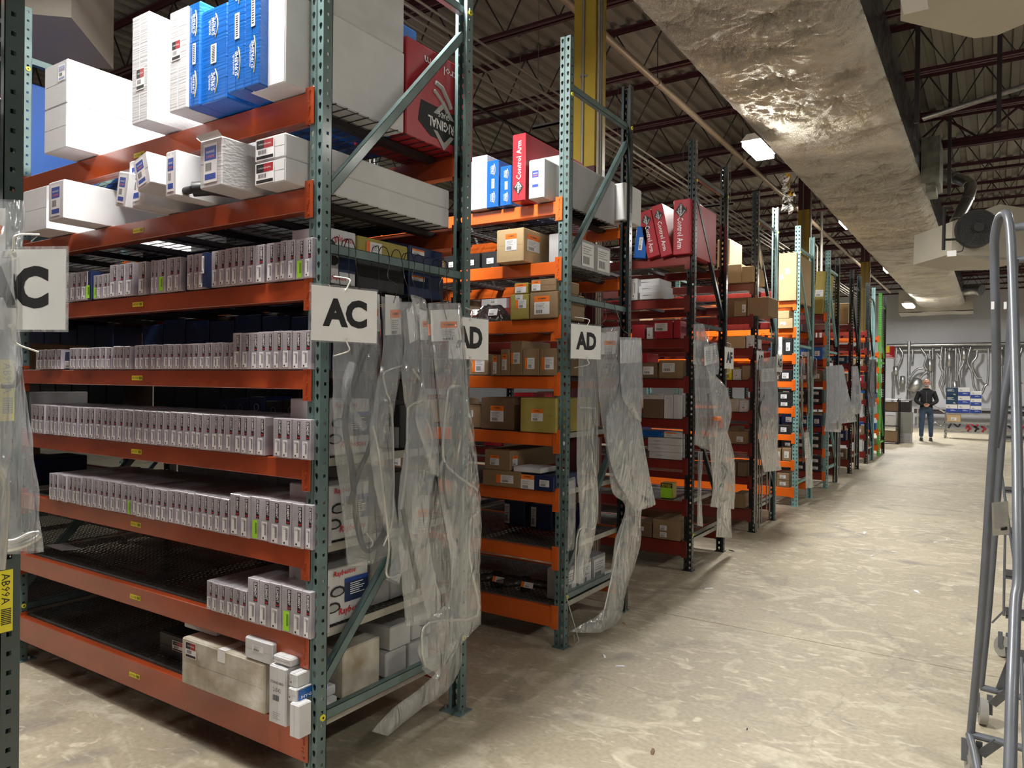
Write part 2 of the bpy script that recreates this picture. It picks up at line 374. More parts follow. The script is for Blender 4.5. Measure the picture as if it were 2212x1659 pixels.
# columns
def column(x, y, wdt, zlo, label, zhi=6, extra=True):
    t = empty('support_column', label, 'column', (x, y, 0))
    b = MB(); h = wdt/2
    def seg(z0, z1, m):
        b.box(-h, h, -h, -h+.012, z0, z1, m); b.box(-h, h, h-.012, h, z0, z1, m); b.box(-h, -h+.01, -h+.012, h-.012, z0, z1, m); b.box(h-.01, h, -h+.012, h-.012, z0, z1, m)
    seg(0, zlo, 'maroon'); seg(zlo, 4.75, 'col_yellow'); seg(4.75, ZD-.02, 'maroon'); b.box(-h-.05, h+.05, -h-.05, h+.05, 0, .012, 'maroon'); b.obj('column_shaft', t)
    if extra:
        b = MB(); b.tube([(-.005, -h-.016, .1), (-.005, -h-.016, ZD-.3)], .011, 'conduit'); b.obj('conduit', t)
        b = MB()
        for z in (1.2, 2.4, 4.05): b.box(-.035, .03, -h-.006, -h, z-.008, z+.008, 'galv'); b.box(-.02, .012, -h-.03, -h, z-.008, z+.008, 'galv')
        b.obj('conduit_clamp', t)
        for k in range(3):
            b = MB(); b.tube([(h+.014, -h+.03+k*.034, .1), (h+.014, -h+.03+k*.034, ZD-.2)], .010, 'conduit_warm'); b.obj('conduit', t)
    return t
column(-.60, 5.30, .19, 3.33, 'yellow steel column with maroon foot and conduits, between the AD and AE racks')
column(-.74, 14.0, .19, 3.0, 'yellow column with maroon head standing mid-way down the rack row')
column(-.64, 20.7, .19, 2.7, 'yellow and maroon column just beyond the lime green rack, near the back wall')
b = MB(); b.tube([(-.9, 16.4, 2.0), (-.9, 16.4, 5.6)], .03, 'conduit'); b.tube([(-.98, 16.4, 2.0), (-.98, 16.4, 4.5), (-1.05, 16.4, 4.6), (-1.6, 16.4, 4.62), (-3, 16.4, 4.62)], .02, 'conduit')
b.obj('drop_conduit', label='grey twin riser conduit rising behind the dark far racks', cat='conduit')
# pipes
def pipe(name, pts, r, m, label, cat='pipe', group=None, rings=()):
    b = MB(); b.tube(pts, r, m, 10); o = b.obj(name, label=label, cat=cat, group=group)
    for p in rings:
        c = MB(); c.tube([Vector(p)-Vector((0, .02, 0)), Vector(p)+Vector((0, .02, 0))], r*1.25, m, 10)
        c.tube([Vector(p)+Vector((0, 0, r)), Vector(p)+Vector((0, 0, .45))], .006, 'steel_dark', 5); c.obj('pipe_hanger', o)
    return o
pipe('sprinkler_pipe', [(-.925, -6, 4.86), (-.925, 28.8, 4.86)], .036, 'pipe_tan', 'long tan sprinkler pipe hung under the joists left of the foil duct', rings=[(-.925, y, 4.86) for y in (1, 4.3, 7.5, 10.7, 14, 17)])
for k in range(5):
    z = (4.20, 4.205, 4.21, 4.29, 4.30)[k]; xo = (-1.42, -1.34, -1.27, -1.36, -1.28)[k]
    pipe('conduit', [(xo, -5, z), (xo, 13.5, z), (xo, 27, z)], .010, 'conduit_warm', 'thin steel conduit above the racks, %s of the five in the bundle' % ORD[k], 'conduit', 'bundled conduits above the racks')
pipe('conduit', [(-2.47, 2, 4.86), (-2.47, 8.4, 4.86), (-2.47, 20, 4.86)], .013, 'conduit_warm', 'lone steel conduit above the bundle, crossing behind the AC rack post', 'conduit')
for yy in (2.6, 6.3, 10.4, 14.6):
    b = MB(); b.box(-1.75, -.95, -.02, .02, -.02, .0, 'galv'); b.box(-1.75, -.95, -.02, -.016, -.02, .02, 'galv'); b.box(-1.75, -.95, .016, .02, -.02, .02, 'galv')
    b.tube([(-1.7, 0, 0), (-1.7, 0, 1.3)], .004, 'galv', 5); b.tube([(-1.0, 0, 0), (-1.0, 0, 1.3)], .004, 'galv', 5)
    b.obj('strut_trapeze', loc=(0, yy, 4.165), label='strut trapeze carrying the conduit bundle, %s from the camera' % ORD[(2.6, 6.3, 10.4, 14.6).index(yy)], cat='bracket', group='trapezes under the conduit bundle')
for dx, dy in ((.2, 4.3), (-2.0, 7.2), (-1.6, 9.0), (.1, 13.2)):
    b = MB(); b.tube([(0, 0, 0), (0, 0, 1.2)], .003, 'galv', 5); b.box(-.02, .02, -.02, .02, 1.19, 1.22, 'galv'); b.obj('hanger_wire', loc=(dx-.5, dy, 4.42), label='thin hanger wire dropping from the roof, %s from the camera' % ORD[(4.3, 7.2, 9.0, 13.2).index(dy)], cat='wire', group='hanger wires')

# ------------------------------------------------------------------ lamps
def lamp(x, y, z, label, power=LAMP_W, L=1.2, sx=1):
    t = empty('strip_light', label, 'light', (x, y, z), 0, None); t.scale = (sx, 1, 1)
    b = MB(); b.add([(-.15, -L/2, 0), (.15, -L/2, 0), (.15, L/2, 0), (-.15, L/2, 0), (-.06, -L/2, .07), (.06, -L/2, .07), (.06, L/2, .07), (-.06, L/2, .07)],
        [(0, 1, 5, 4), (1, 2, 6, 5), (2, 3, 7, 6), (3, 0, 4, 7), (4, 5, 6, 7)], 'paper'); b.obj('housing', t)
    b = MB(); b.box(-.135, .135, -L/2+.02, L/2-.02, -.055, -.004, 'lamp_glow'); b.obj('diffuser', t)
    b = MB()
    hx = (-.21-x)/sx if -.32 < x < .2 else 0
    for s in (-1, 1): b.tube([(max(-.06, hx), s*(L/2-.15), .07), (hx, s*(L/2-.15), .12), (hx, s*(L/2-.15), ZD-z-.05)], .003, 'galv', 5)
    b.obj('hanger', t)
    la = bpy.data.lights.new('lamp', 'AREA'); la.shape = 'RECTANGLE'; la.size = .27; la.size_y = L-.04; la.energy = power; la.color = (1, .975, .92)
    lo = bpy.data.objects.new('lamp_light', la); COL.objects.link(lo); lo.parent = t; lo.location = (0, 0, -.06)
    return t
emit('lamp_glow', (1, .97, .88), 30)
lamp(-.10, 8.46, 4.28, 'lit strip light beside the left edge of the foil duct', LAMP_W*1.25, .64, .72)
lamp(-.22, 1.8, 4.28, 'lit strip light high above the near end of the rack row', LAMP_W*1.7, 1.1)
lamp(-.225, 15.3, 4.72, 'lit strip light tucked at the duct edge over the middle of the rack row', LAMP_W*1.0, .8, .72)
lamp(-.235, 22.0, 4.72, 'lit strip light at the duct edge past the lime green rack', LAMP_W*.9, .8, .72)
lamp(-.25, 27.6, 4.28, 'lit strip light under the bend of the duct by the back wall', LAMP_W*2.1)
for i, (lx, ly, pw) in enumerate(((-5.5, 1.0, .6), (-6.5, 9, .15), (-6.5, 18, .2), (5.2, .5, .25), (5.2, 7, .2), (4.2, 15, .5), (4.5, 23, .9), (1.0, -4.5, .9))):  # unseen lamps added as fill from the sides and behind the camera
    lamp(lx, ly, 4.8, 'unseen strip light added for fill, %s part of the hall' % ('left rear', 'left middle', 'left far', 'right near', 'right middle', 'right far', 'right back', 'near')[i], LAMP_W*pw)

# ------------------------------------------------------------------ pallet racks
HP = .0508
def hole_panel(b, o, ux, uz, un, wd, ring, m, deep=.0025):
    """one pitch-high rectangle wd x HP with a hole ring (8 pts) and its rim"""
    rect = [(0, HP), (wd/2, HP), (wd, HP), (wd, HP/2), (wd, 0), (wd/2, 0), (0, 0), (0, HP/2)]
    P_ = lambda p, d=0: o+ux*p[0]+uz*p[1]-un*d
    vs = [P_(p) for p in rect]+[P_(p) for p in ring]+[P_(p, deep) for p in ring]
    fs = [(i, 8+i, 8+(i+1) % 8, (i+1) % 8) for i in range(8)]+[(8+i, 16+i, 16+(i+1) % 8, 8+(i+1) % 8) for i in range(8)]
    b.add(vs, fs, m)
CW, CD = .070, .048
def upright_mesh():
    b = MB(); m = 'teal'; X, Y, Z = Vector((1, 0, 0)), Vector((0, 1, 0)), Vector((0, 0, 1)); N = 73
    def tear(cx): c = .027; return [(cx-.0065, c+.0085), (cx, c+.0115), (cx+.0065, c+.0085), (cx+.0085, c+.001), (cx+.004, c-.013), (cx, c-.0155), (cx-.004, c-.013), (cx-.0085, c+.001)]
    def sq(cx): c, h = .025, .0062; return [(cx-h, c+h), (cx, c+h), (cx+h, c+h), (cx+h, c), (cx+h, c-h), (cx, c-h), (cx-h, c-h), (cx-h, c)]
    for k in range(N):
        z = Z*(k*HP)
        hole_panel(b, Vector((-CW, 0, 0))+z, X, Z, -Y, .028, tear(.0155), m)
        hole_panel(b, Vector((-.028, 0, 0))+z, X, Z, -Y, .028, tear(.0125), m)
        hole_panel(b, z.copy(), Y, Z, X, CD, sq(.026), m)
        hole_panel(b, Vector((-CW, CD, 0))+z, -Y, Z, -X, CD, sq(.022), m)
    t = N*HP; prof = [(-CW+.028, 0), (-CW+.032, .006), (-.032, .006), (-.028, 0)]
    for (a, c), (d, e) in zip(prof, prof[1:]): b.quad((a, c, 0), (d, e, 0), (d, e, t), (a, c, t), m)
    for x0, x1 in ((-CW, -CW+.018), (-.018, 0)): b.box(x0, x1, CD-.003, CD, 0, t, m)
    return b.mesh('upright')
UPM = upright_mesh()
UPS = {'teal': UPM}
def up_mesh(m):
    if m not in UPS: UPS[m] = UPM.copy(); UPS[m].materials[0] = MATS[m]
    return UPS[m]
def foot_mesh(m, big=False):
    b = MB(); k = .03 if big else .010; b.box(-CW-k, k, -.012, .055+k, 0, .006, m)
    for p in ((-CW-k+.012, .05), (k-.012, .05)) if big else (): b.tube([(p[0], p[1], .006), (p[0], p[1], .022)], .008, 'galv', 6)
    return b.mesh('foot_plate')
def plug(b, p, m='yellow_plug'):
    b.tube([p, Vector(p)+Vector((.006, 0, 0))], .0125, m, 12); b.tube([Vector(p)+Vector((.006, 0, 0)), Vector(p)+Vector((.0065, 0, 0))], .005, 'ink', 8)
BL = 2.375; PITCHX = BL+CW
CONN = {}
def connector(m, side):
    if (m, side) in CONN: return CONN[(m, side)]
    b = MB(); s = side
    xs = (-.014, .030) if s > 0 else (-.030, .014)
    b.bbox(xs[0], xs[1], -.006, .0, -.10, .045, m, .002)
    b.box(-.014*s-.002, -.014*s+.002, -.006, .045, -.10, .045, m)
    for z in (.03, -.03, -.085): b.tube([(.008*s, -.006, z), (.008*s, -.010, z)], .0055, m, 8)
    for z in (.0, -.012, -.048, -.062): b.box(.002*s-.005, .002*s+.005, -.0085, -.006, z-.003, z+.003, m)
    b.box(.008*s-.002, .008*s+.002, -.0085, -.006, -.022, .024, m)
    CONN[(m, side)] = b.mesh('end_connector'); return CONN[(m, side)]
def beam_mesh(h, m):
    k = ('beam', round(h, 3), m)
    if k in CONN: return CONN[k]
    b = MB(); b.bbox(0, BL, 0, .036, -h, 0, m, .003); b.box(0, BL, .036, .055, -h, -.022, m); CONN[k] = b.mesh('beam'); return CONN[k]
def perf_panel():
    b = MB(); nx, ny, wd, dp = 16, 36, .592, .80; cw, ch = wd/nx, dp/ny
    for i in range(nx):
        for j in range(ny):
            x, y = i*cw, j*ch; o = .25*cw*(j % 2)
            a = [(x, y), (x+cw, y), (x+cw, y+ch), (x, y+ch)]; h = [(x+cw*.14+o, y+ch*.32), (x+cw*.60+o, y+ch*.32), (x+cw*.60+o, y+ch*.68), (x+cw*.14+o, y+ch*.68)]
            b.add([(p[0], p[1], 0) for p in a+h], [(q, (q+1) % 4, 4+(q+1) % 4, 4+q) for q in range(4)], 'deck_dark')
    b.box(0, wd, -.012, 0, -.03, .001, 'galv'); b.box(0, wd, dp, dp+.012, -.03, .001, 'galv'); b.box(0, .003, 0, dp, -.03, 0, 'galv'); b.box(wd-.003, wd, 0, dp, -.03, 0, 'galv')
    return b.mesh('shelf_panel')
PERF = perf_panel()
def side_rail(dp):
    b = MB(); b.box(-.03, 0, 0, dp, -.05, 0, 'galv_cream'); return b.mesh('side_rail')
def wire_deck(dp):
    k = ('wd', round(dp, 2))
    if k in CONN: return CONN[k]
    b = MB(); wd = 1.17
    for i in range(13):
        x = .02+i*(wd-.04)/12; b.tube([(x, .0, -.05), (x, .0, .003), (x, dp, .003), (x, dp, -.05)], .0025, 'wire', 4, False)
    for j in range(16):
        y = .01+j*(dp-.02)/15; b.tube([(0, y, .0), (wd, y, .0)], .0025, 'wire', 4, False)
    for i in range(3):
        x = .15+i*.43; b.box(x, x+.045, .02, dp-.02, -.03, -.004, 'steel_dark')
    CONN[k] = b.mesh('wire_deck'); return CONN[k]
def strut_mesh(length, m, w_=.038, d_=.032):
    b = MB(); b.box(-.002, 0, 0, length, -w_/2, w_/2, m); b.box(-d_, 0, 0, length, w_/2-.002, w_/2, m); b.box(-d_, 0, 0, length, -w_/2, -w_/2+.002, m); return b.mesh('brace')
LEVELS = [.24, .59, .945, 1.30, 1.65, 2.0, 2.35, 2.715]
RACK = {}
def tag_mesh(txt):
    b = MB(); b.box(-.044, .044, -.0008, 0, -.011, .011, 'tag_yellow')
    if txt: b.text(txt, (-.014, -.0012, 0), (1, 0, 0), (0, 0, 1), .010, 'ink', 0, .047)
    x = .016
    for k in range(9):
        wdt = (.0012, .0022, .0010)[k % 3]; b.quad((x, -.0012, -.007), (x+wdt, -.0012, -.007), (x+wdt, -.0012, .007), (x, -.0012, .007), 'ink'); x += .0029
    return b.mesh('shelf_tag')
def rack(code, y0, y1, cf, cr, bm, desc, levels=LEVELS, perf=(0, 1), bays=2, heights=None, tags=False, conn=None, xoff=0, skip=()):
    t = empty('pallet_rack', desc, 'rack', (xoff, y0, 0)); RACK[code] = (t, y0, y1, xoff); dp = y1-y0; conn = conn or bm
    for k in range(bays+1):
        x = -k*PITCHX
        link('upright', up_mesh(cf), t, (x, 0, 0)); link('upright', up_mesh(cr), t, (x-CW, dp, 0), (0, 0, PI))
        for yy, r in ((0, 0), (dp, PI)):
            link('foot_plate', foot_mesh(cf, code == 'AC'), t, (x-(0 if r == 0 else CW), yy, 0), (0, 0, r))
        # frame bracing
        def brace(ya, za, yb, zb):
            L = math.hypot(yb-ya, zb-za); link('frame_brace', strut_mesh(L, cf), t, (x-.02, ya, za), (math.atan2(zb-za, yb-ya), 0, 0))
        brace(.045, .30, dp-.045, .30); brace(.045, 2.13, dp-.045, 2.13); brace(.045, 3.42, dp-.045, 3.42)
        if code in ('AB', 'AC', 'AD'): brace(.045, .42, dp-.10, 1.30); brace(.045, 2.34, dp-.045, 3.30)
        else: brace(.10, 1.35, dp-.045, .42); brace(.045, 3.30, dp-.045, 2.25)
        b = MB()
        for z in (.311, 3.359): plug(b, (x+.0006, .026, z)); plug(b, (x+.0006, dp-.026, z+.05))
        b.obj('hole_plug', t, label='yellow plastic hole plug')
    for k in range(bays):
        x = -k*PITCHX-CW-BL
        for i, z in enumerate(levels):
            if (k, i) in skip: continue
            h = heights[i] if heights else (.12 if i == 0 else .078)
            for yy, s in ((-.004, 1), (dp+.004, -1)):
                if s == 1: bo = link('beam', beam_mesh(h, bm), t, (x, yy, z))
                else: bo = link('beam', beam_mesh(h, bm), t, (x+BL, yy, z), (0, 0, PI))
                cz = -.02 if h < .11 else -.03
                link('end_connector', connector(conn, 1), bo, (BL, .0, cz)); link('end_connector', connector(conn, -1), bo, (0, .0, cz))
                if tags and s == 1 and k == 0:
                    link('shelf_tag', tag_mesh(code+'02'+'ABCDEFGH'[i]), bo, (x*0+BL-1.18, -.001, -h/2), (0, random.uniform(-.015, .015), 0), label='yellow barcode tag')
            if i in perf:
                for q in range(4): link('shelf_panel', PERF, t, (x+.001+q*BL/4, .055, z-.001))
                b = MB(); b.box(0, .03, .04, dp-.04, -.035, -.003, 'galv_cream'); b.obj('side_rail', t, (x+BL-.03, 0, z))
            else:
                for q in range(2): link('wire_deck', wire_deck(dp-.02), t, (x+.01+q*BL/2, .01, z+.001))
    return t
ACL = [.265, .618, .958, 1.303, 1.652, 2.003, 2.36, 2.73]
ACH = [.135, .095, .08, .078, .075, .078, .09, .112]
rack('AC', 1.950, 2.905, 'teal', 'teal', 'beam_red', 'tall teal and red-orange pallet rack with the nearest AC sign', ACL, (0, 1, 2, 3), 2, ACH, True)
rack('AD', 3.891, 4.816, 'teal', 'dark_green', 'beam_orange', 'teal pallet rack with orange beams and the AD sign, second in the row', LEVELS, (0, 1, 2, 3), 2, conn='beam_orange')
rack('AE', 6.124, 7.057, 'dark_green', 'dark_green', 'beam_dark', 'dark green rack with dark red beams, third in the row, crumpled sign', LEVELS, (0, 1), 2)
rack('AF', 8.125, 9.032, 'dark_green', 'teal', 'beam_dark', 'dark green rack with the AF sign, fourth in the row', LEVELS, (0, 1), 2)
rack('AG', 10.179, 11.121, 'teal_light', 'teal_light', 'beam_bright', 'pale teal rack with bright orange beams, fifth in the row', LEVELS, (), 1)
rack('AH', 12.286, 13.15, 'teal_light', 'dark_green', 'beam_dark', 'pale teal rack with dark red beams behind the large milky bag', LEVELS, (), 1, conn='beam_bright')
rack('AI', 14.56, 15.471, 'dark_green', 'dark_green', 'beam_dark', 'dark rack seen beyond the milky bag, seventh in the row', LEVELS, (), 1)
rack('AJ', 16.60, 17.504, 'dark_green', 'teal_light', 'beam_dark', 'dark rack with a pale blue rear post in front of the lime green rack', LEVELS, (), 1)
rack('AK', 18.574, 19.409, 'lime', 'dark_green', 'beam_bright', 'lime green rack with orange beams, last in the row', LEVELS, (), 1)
rack('AB', -.06, .918, 'teal_dark', 'teal_dark', 'beam_dark', 'nearest dark green rack at the left edge, its post tagged AB99A', ACL, (0,), 1)

# ------------------------------------------------------------------ stickers and boxes
STK = {}
def barcode(b, x0, x1, z0, z1, n=7):
    st = (x1-x0)/n
    for k in range(n): b.quad((x0+k*st, -.0014, z0), (x0+(k+.55)*st, -.0014, z0), (x0+(k+.55)*st, -.0014, z1), (x0+k*st, -.0014, z1), 'ink')
def lines(b, x0, x1, z0, z1, n, m='grey_print'):
    st = (z1-z0)/n
    for k in range(n):
        xe = x1-(x1-x0)*(.1, .4, .2)[k % 3]; b.quad((x0, -.0014, z0+k*st), (xe, -.0014, z0+k*st), (xe, -.0014, z0+(k+.4)*st), (x0, -.0014, z0+(k+.4)*st), m)
def sticker(style, w_, h_):
    k = (style, round(w_, 3), round(h_, 3))
    if k in STK: return STK[k]
    b = MB(); w2, h2 = w_/2, h_/2
    def bg(m, x0=-w2, x1=w2, z0=-h2, z1=h2, y=-.001): b.quad((x0, y, z0), (x1, y, z0), (x1, y, z1), (x0, y, z1), m)
    if style in ('white', 'green', 'yellow'):
        bg({'white': 'paper', 'green': 'label_green', 'yellow': 'tag_yellow'}[style]); barcode(b, -w2*.75, w2*.3, -h2*.8, -h2*.15); lines(b, -w2*.8, w2*.8, h2*.05, h2*.85, 4)
    elif style == 'strip':      # tall narrow barcode slip on a slim carton
        bg('paper')
        n = 14; st = h_*.62/n
        for q in range(n): b.quad((w2*.05, -.0014, -h2*.45+q*st), (w2*.75, -.0014, -h2*.45+q*st), (w2*.75, -.0014, -h2*.45+(q+.5)*st), (w2*.05, -.0014, -h2*.45+(q+.5)*st), 'ink')
        bg('ink', -w2*.6, -w2*.1, -h2*.9, -h2*.7, -.0014); lines(b, -w2*.7, w2*.8, h2*.6, h2*.9, 2)
    elif style == 'strip_green':
        bg('label_green')
        n = 12; st = h_*.6/n
        for q in range(n): b.quad((w2*.05, -.0014, -h2*.45+q*st), (w2*.75, -.0014, -h2*.45+q*st), (w2*.75, -.0014, -h2*.45+(q+.5)*st), (w2*.05, -.0014, -h2*.45+(q+.5)*st), 'ink')
    elif style == 'orange':
        bg('paper', z1=h2*.35); bg('label_orange', z0=h2*.35); b.text('DORMAN', (0, -.0014, h2*.72), (1, 0, 0), (0, 0, 1), h_*.1, 'ink', .02, w_*.5)
        barcode(b, -w2*.75, w2*.1, -h2*.9, -h2*.5); lines(b, -w2*.8, w2*.5, -h2*.35, h2*.25, 4); b.text('C', (w2*.6, -.0014, -h2*.1), (1, 0, 0), (0, 0, 1), h_*.08, 'grey_print')
    elif style == 'orange_side':
        bg('paper', x0=-w2*.5); bg('label_orange', x1=-w2*.5); barcode(b, -w2*.3, w2*.4, -h2*.8, -h2*.2); lines(b, -w2*.3, w2*.8, 0, h2*.8, 4)
    elif style == 'blue':
        bg('paper'); bg('label_blue', -w2*.85, w2*.85, h2*.15, h2*.85, -.0013); b.text('mevotech', (0, -.0016, h2*.6), (1, 0, 0), (0, 0, 1), h_*.09, 'white_print', 0, w_*.6); b.text('SUPREME', (0, -.0016, h2*.33), (1, 0, 0), (0, 0, 1), h_*.07, 'label_orange', 0, w_*.6)
        barcode(b, -w2*.7, w2*.2, -h2*.4, h2*.02); bg('label_blue', -w2*.8, w2*.8, -h2*.85, -h2*.55, -.0013)
    elif style == 'redblack':
        bg('paper'); bg('label_red', -w2*.9, w2*.9, h2*.1, h2*.9, -.0013); bg('ink', -w2*.9, -w2*.1, h2*.1, h2*.9, -.0014); b.text('ORIGINAL', (0, -.0016, h2*.5), (1, 0, 0), (0, 0, 1), h_*.08, 'white_print', 0, w_*.7)
        barcode(b, -w2*.7, w2*.2, -h2*.45, -h2*.05); bg('ink', -w2*.9, w2*.9, -h2*.9, -h2*.6, -.0013)
    elif style == 'ctrl':       # red control arm carton print, reads upwards
        u, v = (0, 0, 1), (-1, 0, 0)
        b.text('Control Arm', (w2*.05, -.001, h2*.22), u, v, w_*.42, 'white_print', .01, h_*.60)
        s = w_*.42; cz = -h2*.62
        b.add([(-s, -.001, cz), (0, -.001, cz-s*1.25), (s, -.001, cz), (0, -.001, cz+s*1.25)], [(0, 1, 2, 3)], 'ink'); b.quad((-s*1.0, -.0012, cz-s*.5), (-s*.9, -.0012, cz-s*.5), (-s*.9, -.0012, cz+s*.5), (-s*1.0, -.0012, cz+s*.5), 'ink')
        for sg in (1, -1): b.add([(-sg*s*.75, -.0014, cz), (-sg*s*.2, -.0014, cz+s*.8), (-sg*s*.2, -.0014, cz+s*.55), (-sg*s*.5, -.0014, cz)], [(0, 1, 2, 3)], 'grey_print')
        b.text('ORIGINAL', (-.0, -.0018, cz), u, v, w_*.16, 'white_print', .01, s*2.0); b.text('GRADE', (s*.35, -.0018, cz), u, v, w_*.08, 'white_print', 0, s*.9)
    elif style == 'supreme':    # blue suspension carton print, reads upwards
        u, v = (0, 0, 1), (-1, 0, 0)
        for zc in (-h2*.60, h2*.62):
            b.text('SUPREME', (w2*.15, -.001, zc), u, v, w_*.20, 'white_print', .01, h_*.20); b.text('mevotech', (-w2*.25, -.001, zc), u, v, w_*.14, 'white_print', 0, h_*.16)
            b.tube([(w2*.55-(k/8-.5)**2*w2*.9, -.0005, zc+(k/8-.5)*h_*.26) for k in range(9)], .0022, 'label_gold', 4)
        b.quad((-w2*.1, -.0012, -h2*.2), (w2*.45, -.0012, -h2*.2), (w2*.45, -.0012, h2*.22), (-w2*.1, -.0012, h2*.22), 'paper')
        n = 10; st = h2*.36/n
        for q in range(n): b.quad((0, -.0016, -h2*.16+q*st), (w2*.3, -.0016, -h2*.16+q*st), (w2*.3, -.0016, -h2*.16+(q+.5)*st), (0, -.0016, -h2*.16+(q+.5)*st), 'ink')
    elif style == 'standard':
        b.text('STANDARD', (0, -.001, h2*.5), (1, 0, 0), (0, 0, 1), .010, 'ink', .01, w_*.85); b.text('26542', (0, -.001, h2*.22), (1, 0, 0), (0, 0, 1), .016, 'ink', 0, w_*.5)
        barcode(b, -w2*.5, w2*.3, -h2*.2, h2*.02); lines(b, -w2*.5, w2*.6, -h2*.9, -h2*.6, 4)
    elif style == 'hygrade':
        bg('box_blue'); b.text('HYGRADE', (0, -.0014, -h2*.45), (1, 0, 0), (0, 0, 1), h_*.3, 'white_print', .02, w_*.8)
    elif style == 'rays':       # brake pad carton side: blue block, script name, pads picture
        bg('box_navy', -w2*.1, w2, -h2*.35, h2*.55); bg('label_blue', -w2*.1, w2, h2*.4, h2*.55, -.0013)
        b.text('Raybestos', (w2*.25, -.0016, -h2*.68), (1, 0, -.0), (.2, 0, 1), h_*.17, 'red_print', .02, w_*.6); b.text('Raybestos', (-w2*.1, -.0016, h2*.8), (1, 0, 0), (.2, 0, 1), h_*.13, 'red_print', .02, w_*.5)
        lines(b, w2*.15, w2*.9, -h2*.1, h2*.38, 6, 'white_print')
        for cx, cz in ((-w2*.42, h2*.12), (-w2*.62, -h2*.45)):
            pts = [(cx+math.cos(a)*w2*.34, -.0016, cz+math.sin(a)*h2*.24*(1 if math.sin(a) > 0 else .7)) for a in [k*PI/5 for k in range(10)]]
            b.add(pts, [tuple(range(10))], 'ink'); pts = [(cx+math.cos(a)*w2*.25, -.0019, cz+math.sin(a)*h2*.16*(1 if math.sin(a) > 0 else .7)) for a in [k*PI/5 for k in range(10)]]; b.add(pts, [tuple(range(10))], 'grey_card')
    elif style == 'back':       # dark top, pale lower band, round mark: row at the back of the shelf
        bg('grey_card', z1=0); b.tube([(math.cos(a)*w2*.3, -.001, h2*.5+math.sin(a)*w2*.3) for a in [k*PI/5 for k in range(11)]], .0015, 'grey_print', 4)
        b.add([(-w2*.6, -.0014, -h2*.8), (w2*.6, -.0014, -h2*.8), (w2*.1, -.0014, -h2*.15), (-w2*.4, -.0014, -h2*.3)], [(0, 1, 2, 3)], 'ink')
    elif style == 'bw':         # white block text on a white carton
        b.text('CARQUEST 87467', (0, -.001, h2*.2), (1, 0, 0), (0, 0, 1), h_*.3, 'ink', 0, w_*.8) if False else lines(b, -w2*.8, w2*.6, 0, h2*.5, 2, 'ink')
    elif style == 'wl': lines(b, -w2*.8, w2*.6, h2*.1, h2*.8, 3, 'white_print'); lines(b, w2*.3, w2*.8, -h2*.8, -h2*.4, 2, 'white_print'); b.box(-w2, w2, -.0012, 0, -h2*1.0, -h2*.96, 'ink')
    elif style == 'hex':
        bg('paper', z0=0); bg('label_blue', z1=0); b.text('ACE', (-w2*.5, -.0014, h2*.5), (1, 0, 0), (0, 0, 1), h_*.2, 'ink') if False else lines(b, -w2*.7, -w2*.2, h2*.3, h2*.7, 2, 'ink')
        lines(b, -w2*.2, w2*.8, -h2*.5, -h2*.2, 2, 'white_print')
    elif style == 'filter':
        bg('label_green', z1=h2*.4); bg('ink', z0=h2*.4); b.text('MANN', (0, -.0014, h2*.8), (1, 0, 0), (0, 0, 1), h_*.12, 'tag_yellow', .01, w_*.8); b.text('FILTER', (0, -.0014, h2*.55), (1, 0, 0), (0, 0, 1), h_*.1, 'tag_yellow', .01, w_*.8)
    STK[k] = b.mesh('sticker'); return STK[k]

